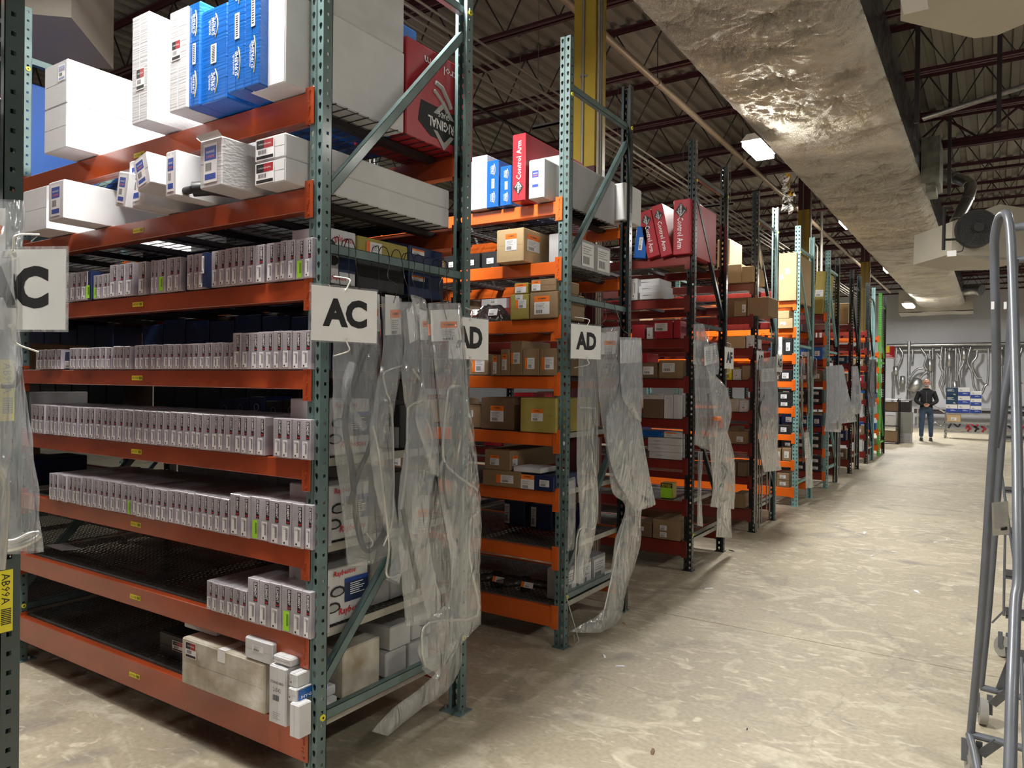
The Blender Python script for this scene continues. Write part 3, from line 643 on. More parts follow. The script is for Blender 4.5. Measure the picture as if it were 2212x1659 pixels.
BXM = {}
def carton(name, label, x0, x1, y0, y1, z0, z1, m, st=(), group=None, tilt=0, rz=0, cat='box', seam=True, flap=None, tape=None):
    """one carton; x right, y back, z up; stickers are (face, u, v, w, h, style) in fractions of the face"""
    wd, dp, h = x1-x0, y1-y0, z1-z0; k = (round(wd, 4), round(dp, 4), round(h, 4), m, seam, flap, tape)
    if k not in BXM:
        b = MB(); e = min(.004, wd*.05); b.bbox(-wd/2, wd/2, 0, dp, 0, h, m, e)
        if seam:        # closing flaps: a pair of thin boards with a gap between them on the end and the top
            g = .0016
            b.box(-wd/2+e, wd/2-e, -.0012, 0, e, h/2-g, m) if wd >= h*.6 else b.box(-wd/2+e, -g, -.0012, 0, e, h-e, m)
            b.box(-wd/2+e, wd/2-e, -.0012, 0, h/2+g, h-e, m) if wd >= h*.6 else b.box(g, wd/2-e, -.0012, 0, e, h-e, m)
            b.box(-wd/2+e, -g, e, dp-e, h, h+.0012, m); b.box(g, wd/2-e, e, dp-e, h, h+.0012, m)
        if tape: b.box(-.025, .025, .0, dp, h+.0012, h+.0018, tape); b.box(-.025, .025, -.0018, -.0012, h*.75, h, tape)
        if flap:        # raised loose flap on top
            b.add([(-wd/2, 0, h), (wd/2, 0, h), (wd/2+.0, -.02, h+.018), (-wd/2, -.02, h+.018)], [(0, 1, 2, 3)], m); b.add([(-wd/2, 0, h), (-wd/2, dp*.5, h), (-wd/2-.03, dp*.5, h+.02), (-wd/2-.03, 0, h+.02)], [(0, 1, 2, 3)], m)
        BXM[k] = b.mesh(name)
    o = link(name, BXM[k], None, ((x0+x1)/2, y0, z0), (0, tilt, rz), label, cat, group)
    for s in st:
        face, u, v, sw, sh, style = s
        if face == 'f': link('sticker', sticker(style, sw*wd, sh*h), o, (-wd/2+u*wd, -.0022, v*h), (0, 0, 0))
        elif face == 'fx': link('sticker', sticker(style, sw*wd, sh*h), o, (-wd/2+u*wd, -.0022, v*h), (0, PI, 0))
        elif face == 'fu': link('sticker', sticker(style, sh*h, sw*wd), o, (-wd/2+u*wd, -.0022, v*h), (0, PI/2, 0))
        elif face == 'r': link('sticker', sticker(style, sw*dp, sh*h), o, (wd/2+.0022, u*dp, v*h), (0, 0, PI/2))
        elif face == 'ru': link('sticker', sticker(style, sw*dp, sh*h), o, (wd/2+.0022, u*dp, v*h), (PI, 0, PI/2))
        elif face == 'b': link('sticker', sticker(style, sw*wd, sh*dp), o, (-wd/2+u*wd, v*dp, -.002), (PI/2, 0, 0))
    return o

# ---- slim grey brake cartons on the AC shelves
def brake_mesh(wd, h, dp):
    k = ('brk', round(wd, 3), round(h, 3), dp)
    if k in BXM: return BXM[k]
    b = MB(); b.bbox(-wd/2, wd/2, 0, dp, 0, h, 'brake', .002); BXM[k] = b.mesh('brake_pad_carton'); return BXM[k]
def logo_mesh(wd, h):
    k = ('lg', round(wd, 3), round(h, 3))
    if k in BXM: return BXM[k]
    b = MB(); s = h*.44; ww = wd*.33; zc = h*.72; xc = wd*.22
    b.box(xc-ww/2, xc+ww/2, -.0008, 0, zc-s/2, zc+s/2, 'ink'); b.text('ELEMENT', (xc, -.0012, zc+s*.1), (0, 0, -1), (1, 0, 0), ww*.62, 'white_print', .02, s*.72)
    b.text('3', (xc, -.0012, zc-s*.40), (0, 0, -1), (1, 0, 0), ww*.7, 'red_print', .02)
    lines(b, -wd*.35, -wd*.02, h*.62, h*.92, 6); BXM[k] = b.mesh('logo_strip'); return BXM[k]
TENS = ['', '', 'twenty', 'thirty', 'forty']
def ordw(n):
    w_ = ORD+['thirteenth', 'fourteenth', 'fifteenth', 'sixteenth', 'seventeenth', 'eighteenth', 'nineteenth', 'twentieth']
    if n <= 20: return w_[n-1]
    return TENS[n//10]+'-'+ORD[n % 10-1] if n % 10 else {30: 'thirtieth', 40: 'fortieth'}[n]
BRK = {}
def brakes(shelf, edges, zb, tops, dp, greens=(), skips=(), y0=1.93, tall=False, px0=0, s=1, py=800):
    for i in range(len(edges)-1):
        if i in skips: continue
        xa = on(px0+edges[i]/s, py, 1, y0).x; xb = on(px0+edges[i+1]/s, py, 1, y0).x
        wd = round(xb-xa-.0012, 3)
        if wd > .1 or wd < .012: continue
        h = tops(edges[i])+random.choice((0, 0, .001, .002))
        yy = y0+random.uniform(-.004, .006)
        dp_ = .10 if xb > -.30 else dp
        g = i in greens
        o = link('brake_pad_carton', brake_mesh(wd, h, dp_), None, ((xa+xb)/2, yy, zb+.0035), (0, 0, 0),
                 'x', 'box', 'slim grey cartons on shelf AC02%s' % shelf)
        BRK.setdefault(shelf, []).append((-xb, o, g))
        link('logo_strip', logo_mesh(wd, h), o, (0, 0, 0))
        link('price_slip', sticker('strip_green' if g else 'strip', .56*wd, .43*h), o, (wd*random.uniform(-.12, .05), -.0005, h*random.uniform(.24, .27)))
k = 3.16; sF = ACL[5]
brakes('F', [440,465,510,552,595], sF, lambda e: .145, .17, px0=0, s=k)
brakes('F', [628,655,690,728,745], sF, lambda e: .118, .17, (0,), s=k)
brakes('F', [747,798,848,905], sF, lambda e: .155, .17, s=k)
brakes('F', [928,980], sF, lambda e: .155, .17, s=k)
brakes('F', [1028,1050,1072,1120], sF, lambda e: .15, .17, (2,), s=k)
brakes('F', [1125,1178,1220], sF, lambda e: .152, .17, s=k)
brakes('F', [1272,1310,1345,1395], sF, lambda e: .153, .17, s=k)
brakes('F', [1432,1480,1530,1578,1628,1670,1725,1788], sF, lambda e: .155, .17, s=k)
brakes('F', [1802,1855,1905,1950,2003,2062,2118], sF, lambda e: .155, .17, (4,), s=k)
sE = ACL[4]
brakes('E', [240,270,292,318,348,378,410], sE, lambda e: .105, .17, s=k)
brakes('E', [472,498,528,560,590,620,650,685,718,752], sE, lambda e: .108, .17, s=k)
brakes('E', [765,790,815,845,885], sE, lambda e: .110, .17, s=k)
brakes('E', [912,945,980,1020,1060,1105,1145,1190,1235,1275,1310,1352,1398,1442,1480,1518,1560,1588], sE, lambda e: .112, .17, s=k)
brakes('E', [1590,1643,1698,1752,1806,1861,1922,1986,2045,2116], sE, lambda e: .150, .17, s=k)
k = 3.072; sD = ACL[3]
brakes('D', [197,232,262,297,328,358,388,418,448,478,515,548], sD, lambda e: .155, .34, s=k, py=950)
brakes('D', [552,590,628,668,708,740,780,820,850,885,912,950,990], sD, lambda e: .155, .34, s=k, py=950)
brakes('D', [998,1040,1082,1125,1170,1215,1258,1302,1346,1395,1445,1490,1545,1599,1645,1695,1755], sD, lambda e: .155, .34, s=k, py=950)
brakes('D', [1812,1875,1935,1995,2060], sD, lambda e: .155, .34, s=k, py=950)
sC = ACL[2]
brakes('C', [325,350,378,410,440,470,500,535], sC, lambda e: .14, .42, s=k, py=1120)
brakes('C', [545,578,608,642,680,720,760,800,840,868,905,950,985,1020,1065,1110], sC, lambda e: .145, .42, (8,), s=k, py=1120)
brakes('C', [1115,1160,1200,1245,1287,1333,1380,1425,1468,1522], sC, lambda e: .148, .42, s=k, py=1120)
brakes('C', [1525,1595,1657,1720,1787,1862,1938,2015,2066], sC, lambda e: .172, .42, (2,), s=k, py=1120)
sB = ACL[1]
brakes('B', [1365,1405,1447,1492,1545,1590,1640], sB, lambda e: .122, .42, s=k, py=1340)
brakes('B', [1645,1720,1790,1862,1935,2005,2062], sB, lambda e: .18, .42, (3,), s=k, py=1340)
for shelf, L_ in BRK.items():
    for i, (_, o, g) in enumerate(sorted(L_, key=lambda a: a[0])):
        o['label'] = 'slim grey printed carton%s, %s from the near post on shelf AC02%s' % (' with lime green slip' if g else '', ordw(i+1), shelf)
# odd ones in the rows
def zc(px, py, y=1.93): return on(px, py, 1, y)
x = zc(195, 620).x
carton('parts_carton', 'dark blue carton with lime slip between grey cartons, left part of shelf AC02F', x-.045, x+.01, 1.93, 2.09, sF+.004, sF+.149, 'box_navy', [('f', .5, .27, .6, .45, 'strip_green')], seam=False)
x = zc(400, 600).x
carton('parts_carton', 'dark blue carton lying behind the gap on shelf AC02F', x-.05, x+.03, 1.96, 2.09, sF+.004, sF+.14, 'box_navy', [], seam=False)
x = zc(447, 600).x
carton('parts_carton', 'blue and white carton turned sideways on shelf AC02F, white slip up high', x-.005, x+.028, 1.91, 2.06, sF+.004, sF+.152, 'box_navy', [('f', .3, .65, .5, .5, 'strip')], seam=False)
x = zc(138, 790).x
carton('parts_carton', 'navy top carton between grey cartons at left of shelf AC02E', x-.03, x+.055, 1.95, 2.1, sE+.004, sE+.10, 'box_navy', [('f', .5, .25, .9, .4, 'white')], seam=False)
# rows at the back of the shelves, seen over the front rows
for i in range(10):
    x = -1.42+i*.134; carton('parts_carton', 'dark topped carton with pale band, %s from the left at the back of shelf AC02D' % ORD[i], x, x+.128, 2.50, 2.68, sD+.003, sD+.20+.01*(i % 3), 'box_navy' if i < 3 else 'box_black', [('f', .5, .5, .96, .96, 'back')], 'dark cartons at the back of shelf AC02D', seam=False)
for i in range(12):
    x = -1.95+i*.152; carton('parts_carton', 'plain pale carton, %s from the left at the back of shelf AC02C' % ORD[i], x, x+.146, 2.60, 2.78, sC+.003, sC+.22, 'grey_card', [], 'pale cartons at the back of shelf AC02C')
for i in range(6):
    x = -1.25+i*.19; carton('parts_carton', 'plain pale carton, %s from the left at the back of shelf AC02B' % ORD[i], x, x+.17, 2.62, 2.80, sB+.003, sB+.16, 'grey_card', [], 'pale cartons at the back of shelf AC02B')
for sh, z, mm, h0 in (('E', sE, 'box_navy', .29), ('F', sF, 'box_navy', .27), ('G', ACL[6], 'box_black', .24), ('D', sD, 'box_black', .29)):  # dark rows added in both bays so the gaps between shelves read black
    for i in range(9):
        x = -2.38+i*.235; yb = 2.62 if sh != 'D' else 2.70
        carton('parts_carton', 'added %s carton darkening the view, %s from the left at the back of shelf AC02%s' % ('navy' if mm == 'box_navy' else 'black', ORD[i], sh), x, x+.222, yb, yb+.2, z+.004, z+.004+h0+(.0, .025, .012)[i % 3], mm)
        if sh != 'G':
            x -= 2.445; carton('parts_carton', 'added %s carton darkening the view, %s from the left, farther bay, level of AC02%s' % ('navy' if mm == 'box_navy' else 'black', ORD[i], sh), x, x+.222, yb, yb+.2, z+.004, z+.004+h0+(.0, .025, .012)[i % 3], mm)
# end of the AC shelves, seen through the frame side (x about -0.1)
def side(px0, py0, px1, py1, xp):
    a = on(px0, py0, 0, xp); c = on(px1, py1, 0, xp); return a.y, c.y, c.z, a.z
for sh, z, hh, yy in (('B', sB, .225, 1.985+.02), ('C', sC, .225, 2.02), ('D', sD, .23, 2.02)):
    y0 = {'B': 2.365, 'C': 2.36, 'D': 2.36}[sh]
    carton('brake_rotor_carton', 'blue and white branded carton with red script at the end of shelf AC02%s' % sh, -.29, -.08, 2.05, 2.30, z+.004, z+.004+hh, 'white_card', [('r', .5, .5, .98, .96, 'rays')], seam=False)
carton('brake_rotor_carton', 'navy carton with upside-down red script at the end of shelf AC02F', -.29, -.10, 2.05, 2.23, sF+.004, sF+.23, 'white_card', [('ru', .5, .5, .98, .96, 'rays')], seam=False)
carton('parts_carton', 'yellow carton with orange and white label behind the hooks, AC rack', -.5, -.12, 2.26, 2.58, sF+.13, sF+.23, 'olive', [('r', .3, .5, .3, .7, 'orange_side')])
carton('parts_carton', 'black carton lying under the yellow carton, AC rack end', -.5, -.12, 2.26, 2.56, sF+.004, sF+.128, 'box_black', [])
for i, (ya, yb, za, zb_) in enumerate(((2.60, 2.85, .12, .245), (2.60, 2.86, .004, .118))):
    carton('parts_carton', '%s black carton with orange lettering at the end of the AC rack' % ('upper', 'lower')[i], -.5, -.13, ya, yb, sF+za, sF+zb_, 'box_navy', [('r', .25, .8, .35, .2, 'orange')])
# G: pair of long white cartons, front to back
for i, z in enumerate((.004, .096)):
    carton('long_carton', '%s long white carton with red and black label beside the near AC post' % ('lower', 'upper')[i], -.262, -.085, 1.845, 2.84, ACL[6]+z, ACL[6]+z+.09, 'white_card', [('f', .35, .5, .62, .9, 'redblack')])
# H: big white cartons and the red one
zH = ACL[7]
carton('large_carton', 'large white carton on the top shelf beside the near AC post', -.292, -.085, 1.84, 2.505, zH+.004, zH+.36, 'white_card')
carton('large_carton', 'white carton with glue lines stacked above the large white carton', -.30, -.085, 1.86, 2.50, zH+.362, zH+.80, 'white_corr')
t = carton('control_arm_carton', 'big red upside-down carton at the rear end of the AC top shelf', -.42, -.085, 2.52, 3.03, zH+.004, zH+.45, 'box_red', [])
b = MB()        # print on the red carton, upside down
b.text('ORIGINAL', (0, 0, -.13), (-1, 0, .0), (0, 0, -1), .05, 'white_print', .02, .24)
b.text('GRADE', (0, 0, -.08), (-1, 0, 0), (0, 0, -1), .026, 'white_print', .01, .09)
b.add([(-.17, .002, -.05), (-.19, .002, -.15), (-.10, .002, -.20), (.10, .002, -.20), (.19, .002, -.15), (.17, .002, -.05)], [(0, 1, 2, 3, 4, 5)], 'ink')
for sg in (1, -1): b.add([(-.08, .0004, -.125-sg*.04), (0, .0004, -.125-sg*.12), (.08, .0004, -.125-sg*.04), (.05, .0004, -.125-sg*.04), (0, .0004, -.125-sg*.085), (-.05, .0004, -.125-sg*.04)], [(0, 1, 4, 5), (1, 2, 3, 4)], 'grey_card')
b.text('Control Arm', (.03, 0, .14), (-1, 0, 0), (0, 0, -1), .042, 'white_print', .01, .36)
b.tube([(-.07, 0, .06), (-.02, 0, .05), (.03, 0, .0), (.05, 0, -.03)], .012, 'grey_card', 6); b.tube([(-.08, 0, .02), (-.04, 0, .0), (.0, 0, -.03), (.02, 0, -.06)], .009, 'grey_card', 6)
b.obj('printed_panel', t, (.1675+.0035, .27, .24), (0, 0, PI/2))
# H fronts
def fbox(name, label, px0, px1, zt, zbm, y0, dp, m, st=(), **k):
    x0, x1 = on(px0, 200, 1, y0).x, on(px1, 200, 1, y0).x; return carton(name, label, x0, x1, y0, y0+dp, zbm, zt, m, st, **k)
for i, (z0, z1) in enumerate(((0, .215), (.217, .43))):
    fbox('long_carton', '%s white long carton at the left end of the AC top shelf' % ('lower', 'upper')[i], 97, 145, zH+.005+z1, zH+.005+z0, 1.80, .95, 'white_card', [('f', .78, .72, .3, .36, 'blue')] if i else [])
fbox('long_carton', 'upright white carton with red and black label, left of the blue cartons', 285, 320, zH+.48, zH+.005, 1.80, .9, 'white_corr', [('f', .55, .40, .5, .20, 'redblack')])
fbox('long_carton', 'dull white ribbed carton leaning on the blue cartons', 366, 404, zH+.425, zH+.005, 1.80, .9, 'white_corr', [('f', .4, .6, .5, .2, 'redblack')])
fbox('blue_carton', 'narrow blue carton with gold and white print, leftmost of the blue ones', 405, 431, zH+.43, zH+.005, 1.81, .5, 'box_blue', [('f', .5, .5, .96, .96, 'supreme')])
fbox('blue_carton', 'blue and violet carton with a handle slot picture, second blue one', 434, 489, zH+.385, zH+.005, 1.82, .9, 'box_blue', [('f', .45, .5, .8, .96, 'supreme')])
fbox('blue_carton', 'tall blue carton against the large white carton', 491, 528, zH+.50, zH+.005, 1.80, .9, 'box_blue', [('f', .5, .5, .96, .96, 'supreme')])
fbox('blue_carton', 'tall blue carton directly left of the large white carton', 529, 560, zH+.56, zH+.005, 1.80, .9, 'box_blue', [('f', .5, .5, .96, .96, 'supreme')])
carton('blue_crate', 'large blue covered crate on the top shelf beyond the AC left post', -4.6, -2.62, 2.05, 2.85, ACL[7]+.004, ACL[7]+.62, 'blue_cover')
# G fronts
zG = ACL[6]
gl = [(52, 104, .22, 1.82, 'white_card', 'wide white carton behind the hanging bag on shelf AC02G', None, 0),
      (107, 140, .185, 1.74, 'white_card', 'long white carton with blue label, left of shelf AC02G', 'blue', 0),
      (250, 274, .15, 1.75, 'white_card', 'small tilted white carton with blue label standing on shelf AC02G', 'blue', .22),
      (281, 311, .20, 1.78, 'white_card', 'white carton with blue label beside the small tilted one on shelf AC02G', 'blue', 0),
      (360, 383, .185, 1.76, 'white_card', 'white carton with blue side label in the middle of shelf AC02G', 'blue', 0),
      (434, 481, .19, 1.76, 'white_corr', 'open-topped white carton with blue label right of centre on shelf AC02G', 'blue', 0)]
for px0, px1, hh, y0, m, lb, s_, tl in gl:
    lift = .0 if y0 > 1.75 else .0
    fbox('long_carton', lb, px0, px1, zG+.005+hh, zG+.005, y0, .95, m, [('f', .5, .5, .62, .8, s_)] if s_ else [], tilt=tl, flap=('open' in lb))
x = on(333, 380, 1, 1.76).x
carton('long_carton', 'white carton with blue label twisted on top of its neighbours on shelf AC02G', x-.055, x+.05, 1.72, 2.3, zG+.05, zG+.19, 'white_card', [('f', .45, .5, .6, .8, 'blue')], tilt=-.28)
b = MB(); b.tube([(-.14, 0, 0), (.02, .0, 0)], .016, 'hose', 10); b.tube([(.02, 0, 0), (.07, .05, .01), (.2, .3, .01)], .03, 'hose', 10); b.obj('shock_absorber', loc=(on(410, 432, 1, 1.80).x, 1.80, zG+.03), label='black strut with a bare rod poking out over shelf AC02G', cat='part')
# A shelf, right
zA = ACL[0]
def abox(name, label, px0, px1, py, h, y0, dp, m, st=(), dz=0, **k):
    x0, x1 = on(px0, py, 1, y0).x, on(px1, py, 1, y0).x; return carton(name, label, x0, x1, y0, y0+dp, zA+.004+dz, zA+.004+dz+h, m, st, **k)
abox('parts_carton', 'black carton with red badge lying on the lowest AC shelf', 345, 401, 1400, .115, 2.06, .2, 'box_black', [('f', .72, .6, .4, .4, 'redblack')])
abox('long_carton', 'long battered white carton with taped end on the lowest AC shelf', 393, 572, 1470, .20, 1.925, .26, 'white_dirty', [('f', .12, .78, .14, .35, 'redblack')], tape='paper_shine')
abox('parts_carton', 'white carton standing on the battered long carton, left end', 398, 466, 1370, .115, 2.0, .2, 'white_card', [('f', .55, .5, .3, .6, 'white')], dz=.206)
abox('parts_carton', 'small white carton on the right end of the battered carton', 529, 588, 1420, .085, 1.925, .14, 'white_card', [('f', .5, .6, .4, .3, 'white')], dz=.206)
abox('parts_carton', 'tall narrow white carton with black lettering on the lowest AC shelf', 581, 618, 1500, .225, 1.90, .16, 'white_card', [('f', .5, .5, .9, .9, 'standard')])
abox('parts_carton', 'little white carton lying on top of the tall lettered carton', 590, 628, 1430, .03, 1.91, .12, 'white_card', dz=.232)
abox('parts_carton', 'white carton with blue lettered side in the stack by the near post', 623, 640, 1490, .05, 1.88, .16, 'white_card', [('r', .5, .5, .9, .8, 'hygrade'), ('f', .3, .5, .3, .6, 'white')], dz=.122)
abox('parts_carton', 'small white carton with dark top in the stack by the near post', 625, 642, 1465, .05, 1.89, .15, 'white_card', [('f', .35, .5, .4, .6, 'white')], dz=.174)
abox('parts_carton', 'plain upright white carton nearest the post on the lowest AC shelf', 626, 646, 1550, .125, 1.865, .06, 'white_card')
# lowest shelves seen through the frame end
carton('parts_carton', 'white carton with torn printed side at the end of the lowest AC shelf', -.42, -.12, 2.20, 2.42, zA+.004, zA+.21, 'white_dirty')
carton('parts_carton', 'flat white carton with blue and white label under the near AC brace', -.34, -.09, 2.01, 2.14, zA+.004, zA+.05, 'white_card', [('r', .4, .5, .5, .8, 'white')])
carton('parts_carton', 'flat white carton lying on the labelled flat carton', -.34, -.11, 2.01, 2.15, zA+.052, zA+.09, 'white_card')
for i, (ya, z, xx) in enumerate(((2.47, 0, -.13), (2.62, 0, -.12), (2.50, .112, -.13), (2.66, .112, -.14))):
    carton('parts_carton', 'plain white carton, %s in the pile at the rear of the lowest AC shelf' % ('front lower', 'rear lower', 'front upper', 'rear upper')[i], xx-.25, xx, ya, ya+.14, zA+.004+z, zA+.004+z+.108, 'white_card', [], 'white cartons piled at the rear of the lowest AC shelf')
for i in range(4):
    for j in range(2):
        carton('parts_carton', 'plain pale carton, %s layer, %s from the front of the pile on shelf AC02B' % (('lower', 'upper')[j], ORD[i]), -.33, -.12, 2.36+i*.125, 2.48+i*.125, sB+.004+j*.105, sB+.106+j*.105, 'grey_card', [], 'pale cartons piled on shelf AC02B')
b = MB(); b.add([(-.13, -.04, 0), (.1, -.05, 0), (.15, .04, 0), (-.1, .06, 0), (0, 0, .015)], [(0, 1, 4), (1, 2, 4), (2, 3, 4), (3, 0, 4)], 'paper'); b.obj('paper_scrap', loc=(*on(135, 1192, 1, 2.15).xy, sB+.006), label='crumpled scrap of paper on the empty part of shelf AC02B', cat='paper')

# ------------------------------------------------------------------ AD goods
def Z(k): return LEVELS[k]+.005
def row(code, lvl, items, y0, desc):
    """items: (px0, px1, height, depth, mat, stickers, look, dz, tilt, dy)"""
    n = len(items)
    for i, it in enumerate(items):
        px0, px1, h, dp, m, st, look = it[:7]; dz = it[7] if len(it) > 7 else 0; tl = it[8] if len(it) > 8 else 0; dy = it[9] if len(it) > 9 else 0
        x0, x1 = on(px0, 700, 1, y0+dy).x, on(px1, 700, 1, y0+dy).x
        carton('carton', look+' '+desc, x0, x1, y0+dy, y0+dy+dp, Z(lvl)+dz, Z(lvl)+dz+h, m, st, tilt=tl)
OL = [('f', .5, .55, .4, .55, 'orange')]
row('AD', 7, [(1012, 1048, .345, .4, 'white_corr', [], 'tall ribbed white carton'),
    (1048, 1073, .30, .6, 'box_blue', [('f', .5, .5, .9, .96, 'supreme')], 'blue carton with its top flap up'),
    (1077, 1101, .25, .6, 'box_blue', [('f', .5, .5, .9, .96, 'supreme')], 'shorter blue carton with torn print'),
    (1103, 1131, .41, .75, 'box_red', [('f', .5, .5, .9, .96, 'ctrl')], 'red lettered carton', 0, 0, -.06),
    (1139, 1172, .235, .9, 'white_card', [('f', .45, .5, .5, .5, 'blue')], 'white carton with blue label', 0, 0, -.06)], 3.84, 'on the AD top shelf')
carton('long_carton', 'long grey-white carton at the end of the AD top shelf', -.30, -.09, 3.96, 4.72, Z(7), Z(7)+.30, 'grey_card')
carton('long_carton', 'grey-white carton standing past the AD rear post on the top shelf', -.30, -.02, 4.74, 5.02, Z(7)+.04, Z(7)+.30, 'white_card')
row('AD', 6, [(1071, 1129, .205, .93, 'kraft_light', [('f', .55, .6, .42, .5, 'orange'), ('r', .12, .6, .16, .5, 'orange')], 'large tan carton with two orange labels')], 3.80, 'on shelf G of the AD rack')
for i, (ya, yb) in enumerate(((4.0, 4.42), (4.43, 4.66))): carton('carton', '%s grey carton with printed side panel at the end of the AD rack' % ('nearer', 'farther')[i], -.20, -.09, ya, yb, Z(6), Z(6)+.19, 'grey_card', [('r', .75 if i == 0 else .5, .5, .4 if i == 0 else .8, .8, 'white')])
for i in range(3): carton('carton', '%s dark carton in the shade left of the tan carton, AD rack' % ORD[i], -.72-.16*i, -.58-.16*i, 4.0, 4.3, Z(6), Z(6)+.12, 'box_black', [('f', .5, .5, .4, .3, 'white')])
row('AD', 5, [(1102, 1141, .155, .25, 'olive', [('f', .6, .6, .6, .35, 'orange_side'), ('f', .5, .88, .4, .2, 'white')], 'olive carton with taped slip'),
    (1110, 1139, .068, .18, 'olive', [('f', .5, .5, .8, .8, 'orange')], 'little olive carton', .157),
    (1144, 1204, .16, .35, 'kraft', [('f', .45, .5, .55, .7, 'orange')], 'brown carton with lifted lid and big orange label'),
    (1146, 1200, .075, .3, 'kraft', [('f', .22, .5, .35, .8, 'orange')], 'low brown carton', .163)], 3.86, 'on shelf F of the AD rack')
b = MB(); g = [(math.cos(a)*(.14+.015*math.sin(3*a)), math.sin(a)*.09) for a in [k*PI/8 for k in range(16)]]
vs = [(x, y, 0) for x, y in g]+[(x*.9, y*.9, .06+.02*math.sin(x*30)) for x, y in g]+[(x*.45, y*.5, .10+.015*math.cos(x*40)) for x, y in g]+[(0, 0, .11)]
b.add(vs, [(r*16+i, r*16+(i+1) % 16, (r+1)*16+(i+1) % 16, (r+1)*16+i) for r in range(2) for i in range(16)]+[(32+i, 32+(i+1) % 16, 48) for i in range(16)], 'plastic_dark', True)
bag = b.obj('bagged_part', loc=(on(1058, 690, 1, 3.95).x, 3.97, Z(5)), label='black part wrapped in clear film on shelf F of the AD rack', cat='part')
link('sticker', sticker('white', .05, .04), bag, (-.08, -.085, .06), (-.3, 0, 0)); link('sticker', sticker('white', .07, .045), bag, (.07, -.085, .055), (-.3, 0, 0))
row('AD', 4, [(1010, 1055, .14, .3, 'kraft', [('f', .55, .5, .6, .7, 'orange_side')], 'brown carton behind the AD sign', 0, 0, .1),
    (1062, 1081, .13, .3, 'kraft', [('f', .45, .5, .4, .85, 'orange')], 'narrow brown carton with a tall label'),
    (1082, 1102, .165, .3, 'kraft', [('f', .45, .5, .5, .6, 'orange')], 'upright brown carton with a slim label'),
    (1103, 1129, .215, .35, 'kraft', [('f', .45, .5, .75, .33, 'orange_side')], 'tallest brown carton'),
    (1130, 1165, .165, .35, 'kraft', [('f', .45, .45, .6, .42, 'orange_side')], 'brown carton right of the tallest one'),
    (1166, 1203, .165, .35, 'kraft', [('f', .5, .45, .7, .45, 'orange_side')], 'brown carton next to the post')], 3.87, 'on shelf E of the AD rack')
row('AD', 3, [(1012, 1040, .155, .3, 'kraft', [('f', .3, .6, .3, .3, 'white')], 'small brown carton half hidden by the bag', 0, 0, .1),
    (1041, 1112, .205, .4, 'kraft_dark', [('f', .5, .5, .4, .5, 'orange')], 'big brown carton with an orange label', 0, 0, .05),
    (1126, 1204, .21, .45, 'olive', [('f', .48, .5, .32, .35, 'orange')], 'big yellow-brown carton')], 3.87, 'on shelf D of the AD rack')
row('AD', 2, [(1046, 1128, .10, .4, 'kraft', [('f', .6, .5, .45, .5, 'orange_side')], 'low brown carton with a wide label'),
    (1050, 1106, .125, .6, 'kraft', [('f', .4, .5, .35, .5, 'orange'), ('r', .08, .5, .1, .5, 'orange')], 'brown carton lying on the low carton', .102),
    (1130, 1200, .092, .3, 'box_navy', [('f', .2, .5, .42, .95, 'orange'), ('f', .72, .5, .3, .45, 'white')], 'orange and navy carton'),
    (1112, 1172, .03, .2, 'white_card', [], 'flat white carton', .103)], 3.86, 'on shelf C of the AD rack')
for i in range(3): carton('carton', '%s dark carton with pale stripe at the back of shelf B, AD rack' % ORD[i], -.75+i*.22, -.58+i*.22, 4.35, 4.6, Z(1), Z(1)+.17, 'box_navy', [('f', .15, .5, .25, .8, 'white')])
for i in range(3): carton('carton', '%s flat grey carton with printed side at the end of the lowest AD shelf' % ORD[i], -.20, -.09, 4.02+i*.21, 4.21+i*.21, Z(0)+.0, Z(0)+.19, 'grey_card', [('r', .5, .5, .9, .8, 'white')])
for nm, px, py, lv, lb in (('bagged_part', 1130, 1260, 0, 'black control arm in film lying on the lowest AD shelf'), ('bagged_part', 1068, 1290, 0, 'black bracket lying on the lowest AD shelf by the bag')):
    p = on(px, py, 1, 4.05); b = MB(); b.tube(smooth_path([(-.22, 0, .03), (-.1, -.05, .05), (.02, .02, .06), (.2, .08, .04)]), .028, 'plastic_dark', 8); b.tube([(-.22, 0, 0), (-.22, 0, .06)], .04, 'rubber', 10); b.tube([(.0, .02, 0), (.0, .02, .09)], .035, 'rubber', 10)
    o = b.obj(nm, loc=(p.x, 4.06, Z(0)), label=lb, cat='part'); link('sticker', sticker('orange_side', .09, .035), o, (.05, -.04, .06), (-.4, 0, 0))

# ------------------------------------------------------------------ AE, AF, AG ... goods
row('AE', 7, [(1366, 1392, .28, .5, 'box_blue', [('f', .5, .45, .3, .4, 'white')], 'blue carton', 0, .12),
    (1397, 1424, .42, .6, 'box_red', [('fx', .5, .5, .9, .96, 'ctrl')], 'red lettered carton leaning left, first of two', 0, -.22),
    (1426, 1451, .46, .6, 'box_red', [('fx', .5, .5, .9, .96, 'ctrl')], 'red lettered carton leaning left, second of two', 0, -.22),
    (1452, 1488, .47, .7, 'box_red', [('fx', .45, .5, .85, .96, 'ctrl')], 'upright red lettered carton')], 6.06, 'on the AE top shelf')
b_ = carton('long_carton', 'plain white carton squeezed between the red cartons on the AE top shelf', on(1453, 600, 1, 6.2).x-.16, on(1453, 600, 1, 6.2).x-.05, 6.2, 6.8, Z(7)+.02, Z(7)+.45, 'white_card', tilt=-.22)
carton('large_carton', 'big tan carton with red mark at the end of the AE top shelf', -.55, -.12, 6.4, 7.02, Z(7), Z(7)+.36, 'kraft_light', [('r', .25, .25, .2, .2, 'redblack')])
carton('large_carton', 'tall tan carton on the AF top shelf, seen past the AE rear post', on(1550, 500, 1, 8.13).x, on(1577, 500, 1, 8.13).x, 8.13, 8.6, Z(7), Z(7)+.50, 'kraft_light')
